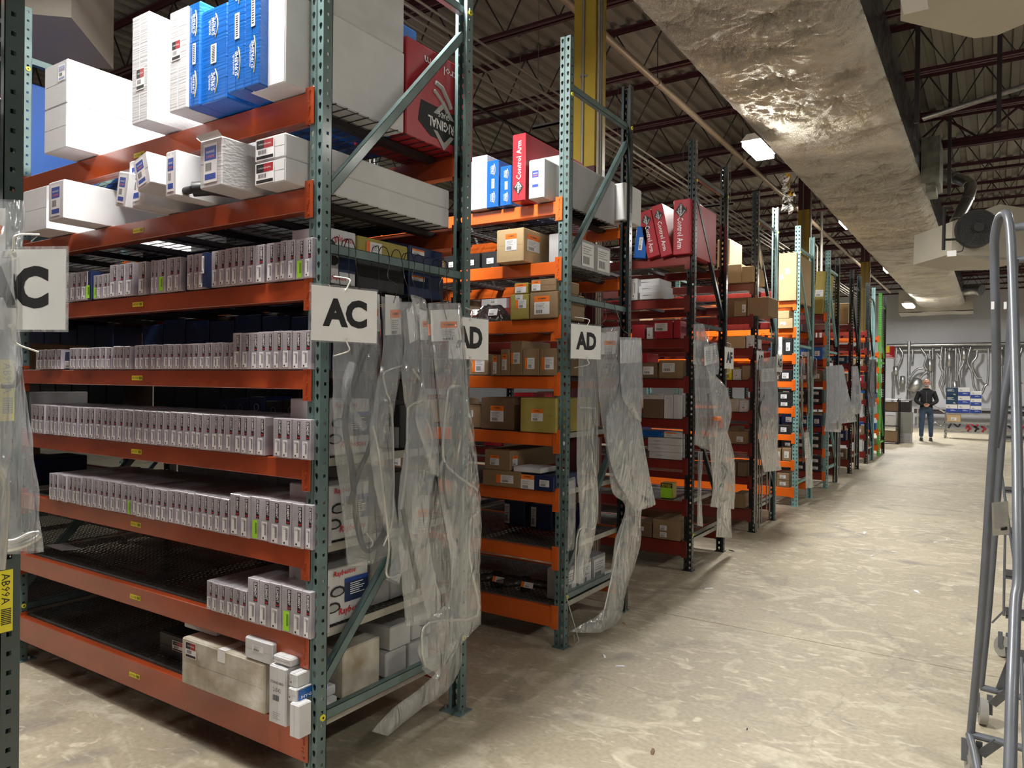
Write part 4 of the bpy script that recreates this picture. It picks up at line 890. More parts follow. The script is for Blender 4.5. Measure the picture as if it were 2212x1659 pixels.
row('AE', 6, [(1362, 1376, .19, .3, 'white_card', [('f', .5, .5, .5, .8, 'strip')], 'upright white carton beside the stack of three')]+
    [(1381-2*i, 1429-3*i, .062, .3, 'white_card', [('f', .4, .55, .6, .4, 'bw')], '%s of three flat white cartons' % ('lowest', 'middle', 'topmost')[i], .064*i, 0, .04*i) for i in range(3)], 6.1, 'on shelf G of the AE rack')
row('AE', 5, [(1365, 1392, .13, .3, 'box_red', [], 'dark red carton'), (1397, 1410, .10, .3, 'white_card', [('f', .5, .5, .7, .6, 'white')], 'little white carton'),
    (1413, 1452, .155, .3, 'box_red', [('f', .4, .65, .7, .45, 'white')], 'red carton with a pictured front'), (1455, 1470, .15, .3, 'box_red', [], 'slim red carton')], 6.12, 'on shelf F of the AE rack')
row('AE', 4, [(1375, 1420, .14, .3, 'kraft_dark', [('f', .6, .5, .5, .5, 'white')], 'brown carton with barcode slip'), (1424, 1478, .16, .3, 'kraft', [('f', .4, .6, .5, .5, 'white')], 'long brown carton with barcode slip'), (1380, 1400, .08, .25, 'box_red', [], 'small red carton', .142)], 6.14, 'on shelf E of the AE rack')
row('AE', 3, [(1391, 1434, .165, .3, 'kraft_dark', [], 'open brown carton'), (1389, 1435, .04, .3, 'white_card', [('f', .3, .5, .4, .6, 'bw')], 'white lid with handwriting', .166),
    (1436, 1455, .21, .3, 'white_card', [('f', .5, .85, .6, .1, 'bw')], 'tall white carton, left one of a pair'), (1456, 1475, .21, .3, 'white_card', [], 'tall white carton, right one of a pair')], 6.12, 'on shelf D of the AE rack')
row('AE', 2, [(1402+3*(i == 0), 1476, .06, .3, 'white_card', [('f', .4, .5, .5, .3, 'bw')], '%s flat white carton in the stack' % ('lowest', 'middle', 'upper')[i], .062*i) for i in range(3)]+
    [(1386, 1434, .05, .25, 'box_blue', [], 'low blue bin', .19), (1436, 1476, .05, .2, 'white_card', [('f', .4, .6, .6, .6, 'orange')], 'white tray with orange tag', .19)], 6.12, 'on shelf C of the AE rack')
row('AE', 1, [(1431, 1457, .135, .1, 'olive', [('f', .5, .5, .96, .96, 'filter')], 'yellow and green filter box')], 6.2, 'on shelf B of the AE rack')
row('AE', 0, [(1375, 1412, .12, .3, 'kraft_dark', [('f', .4, .6, .35, .3, 'white')], 'brown carton with two slips'), (1415, 1474, .17, .35, 'kraft', [('f', .4, .6, .25, .25, 'white'), ('f', .4, .25, .25, .25, 'white')], 'larger brown carton with two slips')], 6.12, 'on the lowest AE shelf')
row('AF', 7, [(1570, 1600, .20, .5, 'kraft_light', [], 'open tan carton'), (1601, 1625, .17, .5, 'kraft_light', [], 'tan carton with folded flap')], 8.05, 'on the AF top shelf')
row('AF', 6, [(1585, 1612, .17, .4, 'kraft', [('f', .8, .5, .3, .5, 'white')], 'brown carton with white end slip'), (1614, 1660, .20, .4, 'kraft', [], 'large plain brown carton')], 8.12, 'on shelf G of the AF rack')
carton('carton', 'brown carton at the end of the AF rack, shelf G', -.5, -.1, 8.25, 8.8, Z(6), Z(6)+.22, 'kraft')
row('AF', 5, [(1570, 1610, .13, .3, 'kraft_light', [], 'low tan carton'), (1612, 1630, .14, .3, 'white_card', [('f', .5, .4, .6, .5, 'white')], 'white ended carton')], 8.12, 'on shelf F of the AF rack')
row('AF', 4, [(1568, 1582, .14, .3, 'tag_yellow', [('f', .5, .5, .8, .8, 'yellow')], 'yellow labelled carton'), (1584, 1602, .12, .3, 'white_card', [('f', .5, .5, .5, .4, 'white')], 'white carton'), (1604, 1624, .16, .3, 'kraft', [], 'brown carton')], 8.14, 'on shelf E of the AF rack')
row('AF', 3, [(1575, 1598, .14, .3, 'white_dirty', [], 'worn white carton'), (1599, 1620, .13, .3, 'white_card', [('f', .5, .5, .5, .5, 'white')], 'white carton by the post')], 8.14, 'on shelf D of the AF rack')
row('AF', 2, [(1573, 1620, .14, .35, 'kraft', [('f', .6, .4, .3, .4, 'white')], 'wide brown carton'), (1580, 1600, .05, .2, 'kraft_dark', [], 'small brown carton on the wide one', .142)], 8.14, 'on shelf C of the AF rack')
row('AF', 1, [(1576, 1594, .16, .3, 'kraft_dark', [], 'dark brown carton, left one'), (1596, 1618, .16, .3, 'kraft_dark', [], 'dark brown carton, right one')], 8.14, 'on shelf B of the AF rack')
row('AF', 0, [(1590, 1612, .16, .3, 'kraft', [], 'brown carton with a dark mark')], 8.14, 'on the lowest AF shelf')
row('AG', 7, [(1681, 1719, .63, .95, 'kraft_light', [('f', .5, .62, .25, .12, 'white'), ('f', .15, .5, .2, .1, 'white')], 'huge taped tan carton')], 10.12, 'on the AG top shelf')
row('AG', 6, [(1680, 1712, .13, .4, 'kraft_light', [('f', .35, .5, .4, .3, 'white')], 'tan carton with a slip'), (1678, 1704, .10, .4, 'kraft_light', [], 'shallow tan carton', .132)], 10.12, 'on shelf G of the AG rack')
for lv, its in ((5, [(1682, 1690, .24, 'white_card'), (1694, 1712, .22, 'box_black')]), (4, [(1684, 1712, .15, 'box_black')]), (3, [(1682, 1710, .09, 'box_black'), (1682, 1708, .11, 'box_black')]), (2, [(1683, 1708, .12, 'box_black')]), (1, [(1680, 1690, .16, 'kraft'), (1693, 1712, .17, 'kraft')]), (0, [(1682, 1708, .09, 'kraft'), (1682, 1708, .09, 'kraft')])):
    for i, (a, c, h, m) in enumerate(its):
        st = abs(a-its[0][0]) < 3 and i > 0
        row('AG', lv, [(a, c, h, .35, m, [('f', .5, .5, .5, .5, 'white')], '%s %s carton' % (('left', 'right')[i] if not st and len(its) > 1 else ('upper' if st else 'single'), {'box_black': 'black', 'kraft': 'brown', 'white_card': 'white'}[m]), its[0][2]+.003 if st else 0)], 10.18, 'on the %s shelf of the AG rack' % ('lowest', 'second', 'third', 'fourth', 'fifth', 'sixth')[lv])
carton('large_carton', 'tall yellow-brown carton leaning at the AH top shelf', on(1757, 600, 1, 12.2).x, on(1778, 600, 1, 12.2).x, 12.2, 12.9, Z(7), Z(7)+.66, 'olive', [('f', .5, .48, .8, .16, 'white'), ('f', .5, .9, .5, .05, 'bw')], tilt=.06)
carton('large_carton', 'open brown carton on the AI top shelf', -1.05, -.45, 14.6, 15.3, Z(7), Z(7)+.40, 'kraft', flap='open')
carton('large_carton', 'tan upright carton past the AI post on the top shelf', -.40, -.1, 14.7, 15.3, Z(7), Z(7)+.40, 'kraft_light')
rc = {'AH': (12.28, ['box_black', 'box_black', 'box_navy', 'box_black', 'kraft_dark', 'box_blue']), 'AI': (14.56, ['kraft_dark', 'box_navy', 'kraft', 'white_card', 'kraft', 'green_box']),
      'AJ': (16.6, ['white_card', 'kraft', 'white_card', 'kraft_light', 'box_red', 'kraft']), 'AK': (18.57, ['kraft', 'box_blue', 'white_card', 'box_blue', 'kraft_light', 'kraft'])}
nm_ = {'box_black': 'black', 'box_navy': 'navy', 'kraft_dark': 'dark brown', 'box_blue': 'blue', 'kraft': 'brown', 'white_card': 'white', 'green_box': 'blue-green', 'kraft_light': 'tan', 'box_red': 'red'}
for code, (y0, ms) in rc.items():
    for lv in range(6):
        m = ms[lv]; x = -.10
        for i in range(5):
            wd = random.uniform(.14, .22); n = 2 if m in ('box_black', 'white_card') else 1; hh = .115 if n == 2 else random.uniform(.13, .2)
            for j in range(n):
                carton('carton', '%s carton, %s%s from the end post, %s %s shelf' % (nm_[m], ('upper, ', 'lower, ')[1-j] if n == 2 else '', ORD[i], ('lowest', 'second', 'third', 'fourth', 'fifth', 'sixth')[lv], code),
                       x-wd, x, y0+.01*i, y0+.3, Z(lv)+j*(hh+.002), Z(lv)+j*(hh+.002)+hh, m, [('f', .55, .5, .45, .4, 'white')])
            x -= wd+random.uniform(.01, .05)
# ordinary stock deeper along AE / AF / AD shelves and the second bays
random.seed(3)
for code, y0, cols in (('AD', 3.95, ['kraft', 'box_black', 'kraft_dark']), ('AE', 6.2, ['kraft_dark', 'box_red', 'white_card']), ('AF', 8.2, ['kraft', 'kraft_dark', 'box_navy']), ('AC', 2.0, ['grey_card', 'kraft', 'box_navy'])):
    lv_ = ACL if code == 'AC' else LEVELS
    for lv in range(2, 8):
        x = -2.60 if code in ('AC',) else (-1.3 if code == 'AD' else -1.4)
        for i in range(5 if code != 'AC' else 4):
            wd = random.uniform(.18, .32); m = cols[(i+lv) % 3]
            if x-wd < -2.36 and x > -2.56: x = -2.60
            if not (code == 'AC' and lv >= 7): carton('carton', '%s carton, %s along the %s shelf, far half of the %s rack' % ({'grey_card': 'grey', 'box_red': 'red', 'box_black': 'black', 'box_navy': 'navy', 'kraft': 'brown', 'kraft_dark': 'dark brown', 'white_card': 'white'}[m], ORD[i], ORD[lv], code),
                   x-wd, x, y0, y0+.4, lv_[lv]+.005, lv_[lv]+.005+random.uniform(.12, .22), m, [('f', .5, .5, .3, .35, 'white')])
            x -= wd+.03
# stock on the near AB rack (mostly outside the frame)
random.seed(17)
for lv in range(8):
    y = .06
    for i in range(3):
        dpt = random.uniform(.18, .24); hh = random.uniform(.12, .21); m = ('white_card', 'kraft', 'grey_card', 'white_corr')[(lv+i) % 4]
        carton('carton', '%s carton, %s from the front, %s shelf of the nearest rack' % ({'white_card': 'white', 'kraft': 'brown', 'grey_card': 'grey', 'white_corr': 'ribbed white'}[m], ORD[i], ORD[lv]),
               -.10-random.uniform(.25, .4), -.10, y, y+dpt, ACL[lv]+.005, ACL[lv]+.005+hh, m, [('r', .5, .5, .45, .45, ('white', 'orange_side', 'blue')[i])])
        y += dpt+.02

# ------------------------------------------------------------------ aisle signs
def sign(txt, y, xo, yaw=0, zz=1.855, label='', w_=.30, bold=.05, sc=.93):
    t = empty('aisle_sign', label, 'sign', (xo, y, zz), yaw); t.scale = (1, 1, sc)
    b = MB(); b.box(.0, .0012, -.14, .14, -.108, .108, 'paper_shine'); b.obj('card', t)
    b = MB(); b.text(txt, (.0022, 0, 0.006), (0, 1, 0), (0, 0, 1), .115, 'ink', bold, .19 if len(txt) > 1 else None); b.obj('letters', t)
    b = MB(); b.box(-.0015, -.0005, -.147, .147, -.114, .116, 'sleeve'); b.obj('plastic_sleeve', t)
    for s in (-1, 1):
        b = MB(); b.tube(smooth_path([(.004, 0, s*.10), (.010, .006, s*.118), (.008, .012, s*.145), (-.02-xo*.6, .004, s*.165)]), .0028, 'zip_white', 6); b.tube([(.005, 0, s*.098), (.012, 0, s*.098)], .006, 'zip_white', 6); b.obj('zip_tie', t)
    return t
sign('AC', 1.965, .115, -.22, 1.860, 'laminated white sign reading AC on the near post of the AC rack')
sign('AC', .858, .095, -1.1, 1.835, 'crinkled white sign reading AC half behind bags at the left edge')
sign('AD', 2.86, .030, -.1, 1.822, 'white sign reading AD on the rear AC post, half hidden by a bag')
sign('AD', 3.905, .12, -.2, 1.856, 'white sign reading AD on the front post of the second rack')
sign('AE', 6.13, .03, .1, 1.88, 'crumpled white AE sign on the front post of the third rack')
sign('AF', 7.03, .03, .0, 1.86, 'white sign reading AF on the rear post of the third rack')
sign('AF', 8.14, .03, .0, 1.87, 'white sign reading AF on the front post of the fourth rack')
sign('AG', 9.0, .03, .0, 1.86, 'white sign reading AG on the rear post of the fourth rack')
sign('AG', 10.2, .03, .5, 1.85, 'white sign turned aside on the pale teal front post of the fifth rack')
sign('AH', 11.1, .03, .3, 1.85, 'small looking white sign on the rear post of the fifth rack')
sign('AH', 12.3, .03, .0, 1.85, 'white sign behind the milky bag on the sixth rack')
# vertical tag on the AB post
t = RACK['AB'][0]
for z0, z1 in ((.948, 1.11), (1.50, 1.66)):
    b = MB(); b.box(.0006, .0014, -.017, .017, z0, z1, 'tag_yellow'); hh = z1-z0
    b.text('AB99A', (.002, 0, z0+hh*.70), (0, 0, -1), (0, 1, 0), .020, 'ink', 0, hh*.5)
    for k in range(9): b.quad((.002, -.011, z0+.02+k*.0048), (.002, .013, z0+.02+k*.0048), (.002, .013, z0+.0226+k*.0048), (.002, -.011, z0+.0226+k*.0048), 'ink')
    b.obj('post_tag', t, (0, .978-.035, 0), label='yellow vertical tag')

# ------------------------------------------------------------------ hanging bags
HOOKZ = 2.152
def bagmesh(rows, xp, m, puff=.02, amp=.012, seed=0, nu=16, sub=9):
    Lp = smooth_path([on(r[0], r[1], 0, xp) for r in rows], sub); Rp = smooth_path([on(r[2], r[3], 0, xp) for r in rows], sub)
    b = MB(); n = len(Lp)
    for side_ in (1, -1):
        vs = []
        for i in range(n):
            for j in range(nu+1):
                u = j/nu; p = Lp[i].lerp(Rp[i], u); e = math.sin(PI*u)**.6
                q = Vector((p.y*9+seed*7.3, p.z*1.6+side_*3, seed*1.7)); q2 = Vector((p.y*20+p.z*6+seed, p.z*5+side_*9, seed*3.1)); q3 = Vector((p.y*13-p.z*11, p.z*7+side_*5, seed*2.3))
                d = puff*e*side_ + amp*.7*(noise.noise(q)*1.9+noise.noise(q2)*.6+(.4-abs(noise.noise(q3))*1.6)*.5)*(.35+.65*e)
                ee = .006*noise.noise(Vector((seed, p.z*14, j)))
                vs.append((p.x+d, p.y+(ee if j in (0, nu) else 0), p.z))
        b.add(vs, [(i*(nu+1)+j, i*(nu+1)+j+1, (i+1)*(nu+1)+j+1, (i+1)*(nu+1)+j) for i in range(n-1) for j in range(nu)], m, True)
    return b
def hbag(label, rows, xp, card=None, pipes=(), m='plastic', hook=None, seed=1, puff=.02, amp=.012, group=None, sty='orange'):
    t = bagmesh(rows, xp, m, puff, amp, seed).obj('hanging_bag', label=label, cat='bag', group=group)
    if card:
        (ax, ay, bx, by, cx_, cy_, dx, dy) = card
        P4 = [on(a, c, 0, xp+.004) for a, c in ((ax, ay), (bx, by), (cx_, cy_), (dx, dy))]
        b = MB(); b.add(P4, [(0, 1, 2, 3)], 'paper'); up = (P4[3]-P4[0]); rt = (P4[1]-P4[0]); n_ = Vector((.0025, 0, 0))
        if sty == 'orange':
            q = lambda u, v: P4[0]+rt*u+up*v+n_
            b.add([q(.3, .42), q(.85, .42), q(.85, .62), q(.3, .62)], [(0, 1, 2, 3)], 'label_orange')
            b.text('DORMAN', q(.57, .52)+n_*.3, rt.normalized(), up.normalized(), up.length*.07, 'ink', .02, rt.length*.34)
            for k in range(5): b.add([q(.33, .36-k*.05), q(.75-.1*(k % 2), .36-k*.05), q(.75-.1*(k % 2), .34-k*.05), q(.33, .34-k*.05)], [(0, 1, 2, 3)], 'grey_print')
            for k in range(7): b.add([q(.36+k*.05, .02), q(.385+k*.05, .02), q(.385+k*.05, .10), q(.36+k*.05, .10)], [(0, 1, 2, 3)], 'ink')
        elif sty == 'lines':
            q = lambda u, v: P4[0]+rt*u+up*v+n_
            for k in range(6):
                for s_ in (0, .5): b.add([q(.1+s_, .2+k*.1), q(.42+s_, .2+k*.1), q(.42+s_, .24+k*.1), q(.1+s_, .24+k*.1)], [(0, 1, 2, 3)], 'grey_print')
        b.obj('header_card', t)
    for (pts, r, pm) in pipes:
        b = MB(); b.tube(smooth_path([on(a, c, 0, xp+(0 if len(q_) < 3 else q_[2])) for q_ in pts for a, c in ((q_[0], q_[1]),)], 4), r, pm, 8); b.obj('tube_part', t)
    if hook:
        (hx, hy) = hook[0]; top = Vector((-.028, on(hx, hy, 0, -.02).y, HOOKZ+.024))
        ends = [on(a, c, 0, xp+.01) for a, c in hook[1:]]
        b = MB(); b.tube(smooth_path([top+Vector((-.03, 0, -.03)), top+Vector((-.012, 0, .006)), top+Vector((.02, 0, 0)), top+Vector((.03, .01, -.05))]+ends, 4), .002, 'wire_dark', 5); b.obj('wire_hook', t)
    return t
# bags on the AC frame end
hbag('clear bag with a crumpled black hose, leftmost on the AC frame end', [(718, 690, 822, 692), (720, 760, 822, 770), (720, 860, 820, 850), (722, 960, 815, 950), (735, 1060, 838, 1060), (742, 1130, 842, 1150), (748, 1185, 846, 1188), (752, 1222, 815, 1215)], .04,
     (783, 716, 822, 716, 820, 636, 783, 636), [([(795, 740), (775, 800), (745, 900), (760, 1010), (770, 1120), (790, 1190), (825, 1160), (835, 1120)], .012, 'hose'), ([(818, 850), (800, 960), (775, 1020), (755, 1090)], .010, 'hose'), ([(762, 785), (748, 830), (755, 880), (785, 925)], .018, 'plastic_milky'), ([(790, 1150), (805, 1170), (798, 1185), (785, 1178)], .004, 'alu')],
     hook=[(757, 525), (768, 560), (778, 620), (800, 640)], seed=1, puff=.03, amp=.02)
hbag('narrow clear bag with a bare tube end poking out, AC frame', [(823, 640, 868, 645), (826, 760, 870, 760), (800, 920, 850, 900), (808, 1040, 850, 1040), (830, 1130, 858, 1130), (846, 1190, 870, 1190), (840, 1250, 856, 1262)], .085,
     (832, 724, 868, 722, 862, 640, 832, 636), [([(868, 790), (838, 800), (828, 812), (836, 850), (846, 880), (850, 1000), (848, 1120), (828, 1180)], .0045, 'alu'), ([(806, 920), (818, 980), (830, 1080), (840, 1180), (834, 1238), (848, 1247), (862, 1240)], .0055, 'alu')],
     hook=[(830, 540), (838, 600), (858, 620), (850, 655)], seed=2, puff=.022, amp=.014)
hbag('clear bag with a hooked white tube, middle of the AC frame end', [(862, 652, 900, 655), (872, 740, 912, 740), (866, 820, 918, 830), (880, 920, 936, 900), (864, 1030, 940, 1010), (860, 1120, 925, 1120), (866, 1220, 930, 1200), (872, 1300, 955, 1290), (876, 1352, 965, 1330)], .105,
     (885, 742, 912, 728, 905, 655, 878, 668), [([(890, 795), (912, 830), (918, 860), (886, 876), (880, 900), (878, 1010), (866, 1100)], .006, 'alu'), ([(870, 1100), (890, 1200), (905, 1270)], .01, 'hose')],
     hook=[(858, 538), (874, 600), (882, 628), (884, 672)], seed=3, puff=.028, amp=.018, sty='none')
hbag('long narrow milky bag between two larger bags on the AC frame', [(888, 636, 920, 650), (905, 700, 928, 700), (912, 800, 938, 800), (898, 900, 946, 895), (918, 970, 948, 990), (935, 1025, 942, 1030)], .125,
     (908, 734, 926, 734, 922, 672, 906, 668), [([(922, 905), (934, 950), (926, 1010)], .004, 'alu')], hook=[(885, 555), (890, 600), (905, 640), (912, 670)], seed=4, puff=.018, amp=.012)
hbag('bag with dark hose and orange card hanging low behind, AC frame', [(882, 1040, 940, 1030), (880, 1100, 962, 1090), (885, 1180, 985, 1170), (905, 1260, 985, 1210), (925, 1340, 968, 1330), (905, 1352, 950, 1360)], .04,
     (890, 1155, 930, 1150, 930, 1070, 890, 1070), [([(945, 1010), (935, 1080), (920, 1150), (900, 1290)], .013, 'hose')], hook=[(905, 560), (910, 700), (905, 900), (903, 1075)], seed=5, puff=.025)
hbag('largest clear bag with bent silver tube, rightmost on the AC frame', [(926, 655, 992, 655), (934, 740, 1003, 735), (945, 850, 1013, 850), (955, 960, 1026, 960), (950, 1060, 1036, 1060), (962, 1140, 1037, 1160), (975, 1230, 1036, 1250), (968, 1300, 1038, 1335), (930, 1335, 1030, 1356), (903, 1400, 985, 1405), (916, 1440, 945, 1470)], .14,
     (932, 738, 997, 734, 993, 668, 930, 670), [([(993, 834), (972, 838), (965, 870), (957, 985), (985, 1025), (1012, 1045), (1034, 1065), (1033, 1105), (1016, 1125), (1013, 1190), (1020, 1240), (1030, 1330), (925, 1345), (912, 1400), (918, 1435)], .0065, 'alu'), ([(962, 985), (958, 1040), (968, 1100)], .006, 'hose')],
     hook=[(958, 575), (950, 610), (955, 650), (965, 690)], seed=6, puff=.035, amp=.022)
hbag('dusty empty bag trailing onto the floor behind the AC frame', [(968, 1390, 998, 1385), (960, 1430, 994, 1440), (915, 1480, 968, 1490), (850, 1530, 905, 1535), (802, 1580, 838, 1590)], .02, None, [], seed=7, puff=.008, amp=.008)
for i, px in enumerate((728, 750, 815, 880, 925, 945, 962)):
    y_ = on(px, 550+i*6, 0, -.02).y; b = MB(); b.tube(smooth_path([(-.055, 0, -.05), (-.05, 0, .02), (-.03, 0, .032), (-.012, 0, .02), (-.008, 0, -.12), (.03, 0, -.26)], 4), .0018, 'wire_dark', 5)
    b.obj('wire_hook', loc=(0, y_, HOOKZ-.005), label='bent wire hook on the AC frame brace, %s from the front post' % ORD[i], cat='hook', group='wire hooks on the AC frame brace')
# bags on the AD frame end
hbag('slim clear bag with a bent tube, nearest the AD front post', [(1248, 716, 1280, 722), (1250, 800, 1290, 800), (1246, 900, 1292, 900), (1246, 1010, 1290, 1000), (1252, 1100, 1290, 1090), (1250, 1180, 1285, 1150), (1236, 1260, 1262, 1260)], .07,
     (1252, 770, 1278, 768, 1274, 735, 1250, 735), [([(1250, 880), (1280, 882), (1286, 890), (1278, 975), (1290, 1060), (1284, 1140), (1250, 1145), (1240, 1255)], .006, 'alu')], hook=[(1258, 655), (1262, 680), (1275, 700), (1268, 725)], seed=8, puff=.02)
hbag('long clear bag ending in a folded foot on the floor, AD frame', [(1284, 710, 1338, 705), (1290, 800, 1340, 800), (1300, 900, 1345, 880), (1312, 980, 1382, 960), (1322, 1060, 1398, 1040), (1350, 1095, 1385, 1110), (1330, 1170, 1382, 1180), (1318, 1260, 1350, 1280), (1300, 1320, 1335, 1340), (1230, 1365, 1300, 1366)], .09,
     (1290, 766, 1334, 764, 1334, 715, 1292, 718), [([(1318, 970), (1335, 985), (1332, 1000), (1365, 1010)], .004, 'alu'), ([(1350, 1120), (1335, 1180), (1318, 1260), (1300, 1340)], .006, 'alu'), ([(1318, 840), (1335, 940), (1350, 1020), (1360, 1060), (1400, 1080)], .008, 'galv')], hook=[(1298, 660), (1308, 690), (1285, 705), (1310, 720)], seed=9, puff=.03, amp=.02)
hbag('wide milky bag with a white card and chrome valve, farthest on the AD frame', [(1338, 728, 1385, 730), (1340, 800, 1387, 790), (1345, 860, 1387, 850), (1375, 905, 1384, 912)], .13,
     (1340, 785, 1384, 782, 1384, 734, 1340, 734), [([(1362, 870), (1372, 890), (1380, 905)], .014, 'alu')], m='plastic_milky', hook=[(1320, 665), (1338, 690), (1345, 712), (1362, 724)], seed=10, sty='none')
hbag('large grey-blue bag sloping over a black hose on the AD frame', [(1310, 900, 1345, 800), (1312, 960, 1380, 900), (1325, 1020, 1395, 980), (1345, 1060, 1408, 1050), (1374, 1105, 1416, 1088)], .115, None,
     [([(1338, 830), (1345, 920), (1360, 1000), (1375, 1060), (1410, 1085)], .010, 'hose')], m='plastic_milky', seed=11)
hbag('small bag with a white rod low behind the AD front post', [(1228, 1040, 1240, 1030), (1228, 1110, 1242, 1090), (1226, 1190, 1238, 1180)], .03, None, [], seed=12)
b = MB(); b.tube([(0, 0, .34), (.0, .02, .30), (.03, .12, .03), (.03, .06, .03), (.03, .055, .09)], .0035, 'alu', 6); b.obj('wire_stand', loc=(*on(1222, 1300, 0, .02).xy, .0), label='bare bent wire leaning on the foot of the AD post', cat='wire')
# bags on AE / AF frame ends
for lb, rows, xp, pipes, cd, sd, hk in (
  ('clear bag with thin black hose, nearest the AE post', [(1498, 700, 1520, 700), (1500, 800, 1545, 800), (1502, 900, 1545, 900), (1500, 960, 1535, 975)], .06, [([(1530, 850), (1528, 920), (1520, 945)], .008, 'hose')], None, 21, [(1505, 690), (1508, 705)]),
  ('white topped clear bag with cards hanging high on the AE frame', [(1520, 745, 1548, 740), (1525, 790, 1552, 780), (1532, 812, 1550, 808)], .09, [], (1522, 790, 1550, 782, 1546, 745, 1521, 750), 22, [(1525, 700), (1530, 740)]),
  ('crumpled bag with orange tag and curved tube on the AE frame', [(1530, 812, 1545, 812), (1535, 850, 1570, 840), (1542, 900, 1580, 890), (1540, 940, 1572, 935)], .11, [([(1545, 905), (1556, 905), (1556, 925)], .02, 'label_orange')], None, 23, None),
  ('bag with an S-shaped black hose low on the AE frame', [(1530, 930, 1572, 935), (1535, 990, 1585, 985), (1540, 1050, 1588, 1060), (1535, 1095, 1585, 1100)], .09, [([(1560, 1000), (1570, 1020), (1550, 1060), (1560, 1082), (1573, 1075)], .009, 'hose')], None, 24, None),
  ('dusty tapered bag reaching near the floor at the AE rear post', [(1550, 1095, 1578, 1100), (1548, 1130, 1580, 1130), (1546, 1160, 1582, 1162)], .10, [([(1556, 1095), (1562, 1130), (1578, 1155)], .005, 'hose')], None, 25, None),
  ('tall narrow dark bag beside the AE brace', [(1512, 975, 1516, 975), (1508, 1060, 1514, 1060), (1506, 1135, 1517, 1138)], .03, [([(1512, 980), (1510, 1130)], .006, 'galv')], None, 26, None),
  ('clear bag with printed slips and black hose on the AF frame', [(1640, 775, 1675, 770), (1642, 840, 1680, 840), (1640, 900, 1682, 915), (1640, 960, 1680, 965), (1650, 1020, 1688, 1015)], .08, [([(1650, 855), (1640, 880), (1645, 915), (1655, 925)], .011, 'hose'), ([(1652, 880), (1675, 905)], .006, 'alu')], (1645, 825, 1674, 824, 1672, 795, 1645, 797), 27, [(1650, 740), (1658, 770)])):
    hbag(lb, rows, xp, cd, pipes, seed=sd, hook=hk, sty='lines')
for i, (px, p0, p1) in enumerate(((1636, 965, 1130), (1641, 965, 1125), (1646, 965, 1140), (1651, 970, 1128), (1662, 1010, 1100), (1668, 1010, 1105))):
    b = MB(); y_ = on(px, 900, 0, .05).y; z0, z1 = on(px, p1, 0, .05).z, on(px, p0, 0, .05).z; b.tube([(0, 0, z0), (0, 0, z1+.9)], .008, 'galv', 6); b.obj('brake_line', loc=(.03, y_, 0), label='grey steel line hanging straight on the AF frame end, %s from the left' % ORD[i], cat='pipe', group='straight lines hanging on the AF frame')
for i, (px, py0, py1, r) in enumerate(((1731, 790, 910, .012), (1745, 760, 893, .012), (1751, 770, 860, .010), (1741, 930, 1050, .010), (1733, 925, 1000, .008))):
    a = on(px, py0, 0, .05); c = on(px+1, py1, 0, .05); b = MB(); b.tube([(a.x, a.y, a.z), (c.x, c.y, c.z), (c.x, c.y+.03, c.z+.02), (a.x, a.y+.04, a.z)], r, 'galv', 6)
    b.obj('brake_line', label='bent grey steel line, %s of the five hanging on the AG frame end' % ORD[i], cat='pipe')
hbag('slim bag with printed header hanging low on the AG frame', [(1738, 935, 1746, 933), (1740, 990, 1752, 985), (1741, 1055, 1757, 1052)], .09, (1739, 990, 1746, 988, 1745, 945, 1738, 947), [], seed=31, sty='lines')
hbag('big milky bag with a round part at its bottom, sixth rack', [(1785, 792, 1818, 788), (1786, 850, 1822, 850), (1784, 900, 1818, 905), (1780, 932, 1815, 934)], .12, None, [([(1800, 910), (1801, 925)], .07, 'galv')], m='plastic_milky', seed=32, puff=.05)
hbag('milky bag flaring to the right beside the big one, sixth rack', [(1812, 790, 1820, 792), (1815, 850, 1830, 840), (1817, 890, 1842, 880), (1818, 915, 1851, 910)], .10, None, [], m='plastic_milky', seed=33, puff=.03)
hbag('white cloth-like bag with black hoses on the seventh rack', [(1842, 792, 1850, 790), (1840, 850, 1858, 840), (1838, 880, 1860, 880), (1845, 895, 1856, 892)], .12, None, [([(1852, 832), (1853, 850)], .03, 'hose'), ([(1850, 860), (1858, 880), (1850, 890)], .015, 'hose')], m='plastic_milky', seed=34, puff=.04)
for i, px in enumerate((1802, 1808, 1812, 1844, 1849)):
    y_ = on(px, 980, 0, .03).y; z0 = on(px, (1040, 1036, 1025, 1010, 1005)[i], 0, .03).z
    b = MB(); b.tube([(0, 0, z0), (0, 0, z0+1.3)], .011, 'galv_cream' if i % 2 else 'galv', 6); b.obj('brake_line', loc=(.04, y_, 0), label='%s grey line hanging below the milky bags at the far racks' % ORD[i], cat='pipe')
hbag('dark bundle of belts hanging on the eighth rack end', [(1876, 778, 1892, 776), (1874, 830, 1894, 830), (1876, 880, 1890, 878)], .08, None, [([(1880, 780), (1876, 840), (1886, 870)], .025, 'hose'), ([(1888, 780), (1890, 850)], .03, 'hose')], m='plastic_dark', seed=35)
